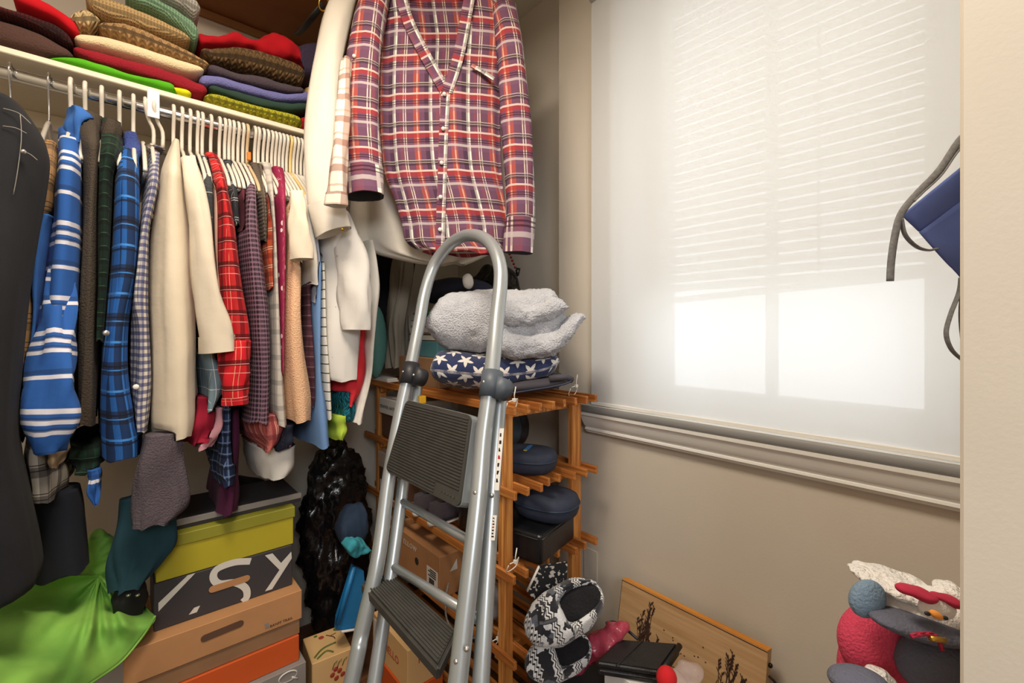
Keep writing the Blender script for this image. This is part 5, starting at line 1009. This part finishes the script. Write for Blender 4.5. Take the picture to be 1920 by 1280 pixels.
st2 = thing('paper_stack', 'small white boxes and papers under the black wallet', 'papers', (.98, .66, .272)); m_ = (qa+qb+qc+qd)/4; adopt(st2, box('paper', (m_.x-.06, m_.y-.06, .272), (m_.x+.06, m_.y+.06, .350), WHC, bev=.001))
o = blob('red_pouch', P(1250, 1272, F=.98), (.022, .022, .026), mat('red_felt', '#c4161f', .9), sub=3); tag(o, 'bright red pouch poking out below the black wallet', 'pouch')
o = crumple('clear_sleeve', (0, 0, 0), (.05, .03, .012), mat('clear_vinyl', '#c9b7b4', .12, .1, alpha=.4, coat=.7), .010, 30); o.data.transform(Matrix.Translation(P(1290, 1262, F=1.0))); tag(o, 'crinkled clear vinyl sleeve beside the red pouch', 'sleeve')
cbk = thing('black_cable', 'black cable looping from the slippers to the plaque', 'cable', P(1160, 1180, F=1.25)); adopt(cbk, tube('cable', [P(1136, 1168, F=1.26), P(1152, 1166, F=1.25), P(1172, 1178, F=1.22), P(1196, 1198, F=1.19)], .0038, BLKP, n=8, res=18))
struct(box('outlet_plate', (WX-.004, P(1108, 1080, X=WX).y-.03, .32), (WX, P(1108, 1080, X=WX).y+.03, .43), BEIGE, bev=.001))
# ================================================================== face mask behind the door jamb
MASK = cloth('blue_mask_cotton', '#5a6aa6', 'weave'); STRP2 = mat('grey_elastic', '#6f6f70', .7, .25, 200)
mk = thing('face_mask', 'blue cotton face mask with grey ties hanging behind the door jamb', 'face mask', P(1790, 400, F=.60)); Fm = .60
def mpt(x, y, d=0): return P(x, y, F=Fm+d)
def panel(nm, pix, d, bulge):
    n = 14; a, b, c_, e = [Vector((x, y, 0)) for x, y in pix]; vs = []; fs = []; uv = []
    for i in range(n):
        for j in range(n):
            s, t = i/(n-1), j/(n-1); q = a.lerp(b, s).lerp(e.lerp(c_, s), t); vs.append(mpt(q.x, q.y, d-bulge*math.sin(PI*t)*(.4+.6*s))); uv.append((s*.1, t*.1))
    for i in range(n-1):
        for j in range(n-1): fs.append((i*n+j, i*n+j+1, (i+1)*n+j+1, (i+1)*n+j))
    o = mesh(nm, vs, fs, MASK, None, True, uv); md = o.modifiers.new('thickness', 'SOLIDIFY'); md.thickness = .003; return o
adopt(mk, panel('upper_pleat', [(1693, 402), (1830, 290), (1830, 400), (1726, 434)], .004, .004), panel('lower_pleat', [(1726, 434), (1830, 355), (1830, 560), (1798, 518)], 0, .010))
for nm, pix in (('tie', [(1820, 245), (1798, 264), (1762, 318), (1720, 362), (1690, 400), (1678, 442), (1671, 490), (1669, 527)]), ('tie', [(1690, 410), (1697, 440), (1718, 462), (1740, 469), (1756, 466)]), ('tie', [(1815, 262), (1790, 290), (1762, 330), (1728, 362), (1712, 378)]), ('tie', [(1802, 520), (1798, 548), (1782, 590), (1774, 625), (1784, 655), (1806, 676)]), ('tie', [(1806, 530), (1802, 590), (1806, 640)])):
    adopt(mk, tube(nm, [mpt(x, y, -.004) for x, y in pix], .0042, STRP2, n=8, flat=.35, res=30))
hkp = P(1825, 250, F=Fm); adopt(mk, tube('hook_loop', [mpt(1815, 250), Vector((hkp.x, .05, hkp.z+.01))], .002, STRP2, n=6))
# ================================================================== felt penguins on a ledge behind the jamb
led = thing('wall_ledge', 'small wooden ledge on the wall beside the door', 'ledge', (.82, .1, .60)); adopt(led, box('board', (.735, .052, .600), (.90, .165, .615), PINE, bev=.002))
FG = cloth('grey_felt', '#5c5e6c', 'fleece'); FB = cloth('blue_grey_felt', '#6f8496', 'fleece'); FR = cloth('pink_red_felt', '#c2405a', 'fleece', .14); FW = cloth('white_felt', '#ece8e4', 'fleece', .04); FWF = mat('white_fluff', '#efece8', .95, .06, 60, (140, 1, .01)); ORB = mat('orange_felt', '#e0913f', .8); RIB = cloth('red_ribbon', '#b5304a', 'knit')
Fp = .64
def ell(nm, x, y, rx, ry, m, d=0, dep=.6, rot=0, amp=.0, sub=4, freq=60):
    c_ = P(x, y, F=Fp+d); s = (Fp+d)/FPX; o = blob(nm, (0, 0, 0), (rx*s, rx*s*dep, ry*s), m, sub=sub, amp=amp, freq=freq); o.data.transform(Matrix.Translation(c_) @ Matrix((RGT, FWD, UP)).transposed().to_4x4() @ Matrix.Rotation(rot, 4, 'Y')); return o
hat = thing('felt_slipper', 'pink red felt slipper shell behind the grey felt penguin', 'slipper', P(1640, 1240, F=Fp)); adopt(hat, ell('shell', 1662, 1212, 92, 78, FR, .03, .5, .62), ell('sole', 1640, 1238, 66, 80, FR, .045, .5, .35), ell('heel', 1720, 1320, 90, 66, FR, .04, .6))
pg = thing('felt_penguin', 'felt penguin face with white fleece trim, red bow and orange beak', 'plush toy', P(1740, 1150, F=Fp)); adopt(pg, ell('head', 1760, 1148, 105, 42, FW, .0, .5, .17), ell('cheek', 1626, 1122, 33, 36, FB, -.012, .5, .5), ell('fleece_trim', 1684, 1096, 80, 15, FWF, .022, .9, .22, .006), ell('fleece_trim', 1790, 1112, 30, 16, FWF, .0, .9, .1, .01), ell('brim', 1725, 1174, 94, 19, FG, -.03, .5, .2), ell('bow', 1722, 1112, 40, 11, RIB, -.05, .5, .26, .004), ell('bow', 1776, 1124, 30, 9, RIB, -.05, .5, .30, .004), ell('eye_patch', 1757, 1140, 36, 22, FW, -.05, .3, .2), ell('beak', 1755, 1152, 13, 7, ORB, -.085, .6, .5, sub=3), ell('eye', 1739, 1150, 6, 4, INK, -.085, .6, .3, sub=2), ell('eye', 1772, 1158, 6, 4, INK, -.085, .6, .3, sub=2))
pb = thing('felt_penguin', 'grey felt penguin body with a thin red ribbon below the white face', 'plush toy', P(1760, 1240, F=Fp)); adopt(pb, ell('body', 1772, 1240, 86, 62, FG, -.02, .6, -.1), tube('ribbon', [P(x, y, F=Fp-.085) for x, y in ((1708, 1192), (1728, 1188), (1748, 1189), (1760, 1198), (1766, 1218))], .0028, RIB, n=6, res=14), tube('bell', [P(1744, 1196, F=Fp-.088), P(1772, 1200, F=Fp-.088)], .0035, BRASS, n=8))
pf = thing('felt_penguin', 'grey felt penguin wing with white trim lowest in the pile', 'plush toy', P(1600, 1275, F=Fp)); adopt(pf, ell('wing', 1610, 1278, 54, 22, FG, -.04, .7, .1), ell('fleece_trim', 1656, 1278, 34, 20, FWF, -.02, .7, .5, .006))
# ================================================================== soft things press against each other along a shared surface instead of passing through
from mathutils.bvhtree import BVHTree
bpy.context.view_layer.update()
def top_of(o):
    while o.parent: o = o.parent
    return o
def press(roots, ax, eps=.0016, rounds=4):
    parts = {r: [r]+list(r.children_recursive) for r in roots}; parts = {r: [o for o in v if o.type == 'MESH'] for r, v in parts.items()}
    E = Vector([1 if i == ax else 0 for i in range(3)])
    for _ in range(rounds):
        info = []
        for r, obs in parts.items():
            vs, fs = [], []
            for o in obs:
                b = len(vs); mw = o.matrix_world; vs += [mw @ v.co for v in o.data.vertices]; fs += [tuple(b+i for i in p.vertices) for p in o.data.polygons]
            lo = [min(v[i] for v in vs) for i in range(3)]; hi = [max(v[i] for v in vs) for i in range(3)]
            info.append((sum(v[ax] for v in vs)/len(vs), r, BVHTree.FromPolygons(vs, fs), lo, hi))
        info.sort(key=lambda t: t[0]); low, high = {}, {}
        def span(t, v):
            a = v.copy(); a[ax] = t[3][ax]-.05; h = t[2].ray_cast(a, E); 
            if h[0] is None: return None
            b = v.copy(); b[ax] = t[4][ax]+.05; k = t[2].ray_cast(b, -E); return h[0][ax], (k[0] or h[0])[ax]
        moves = []
        for i, ti in enumerate(info):
            near = [(j, tj) for j, tj in enumerate(info) if j != i and all(ti[3][k] < tj[4][k] and tj[3][k] < ti[4][k] for k in range(3))]
            if not near: continue
            for o in parts[ti[1]]:
                mw = o.matrix_world; inv = mw.inverted()
                for v in o.data.vertices:
                    p = mw @ v.co; mn, mx = -9, 9; me_ = None
                    for j, tj in near:
                        if not all(tj[3][k]-.004 < p[k] < tj[4][k]+.004 for k in range(3) if k != ax): continue
                        s = span(tj, p)
                        if s is None: continue
                        me_ = me_ or span(ti, p) or (p[ax], p[ax])
                        if j > i and me_[1] > s[0]-2*eps: mx = min(mx, (me_[1]+s[0])/2-eps)
                        elif j < i and s[1] > me_[0]-2*eps: mn = max(mn, (s[1]+me_[0])/2+eps)
                    q = p[ax]
                    if mn > mx: q = (mn+mx)/2
                    else: q = min(max(q, mn), mx)
                    if q != p[ax]: p[ax] = q; moves.append((v, inv @ p))
        for v, c_ in moves: v.co = c_
tops = [o for o in COL.objects if o.parent is None]
press([o for o in tops if o.get('group') == GAR], 0)
press([o for o in tops if o.get('group') == KN], 2)
press([o for o in tops if o.name in ('plush_blanket', 'star_blanket', 'laptop_sleeve')], 2)
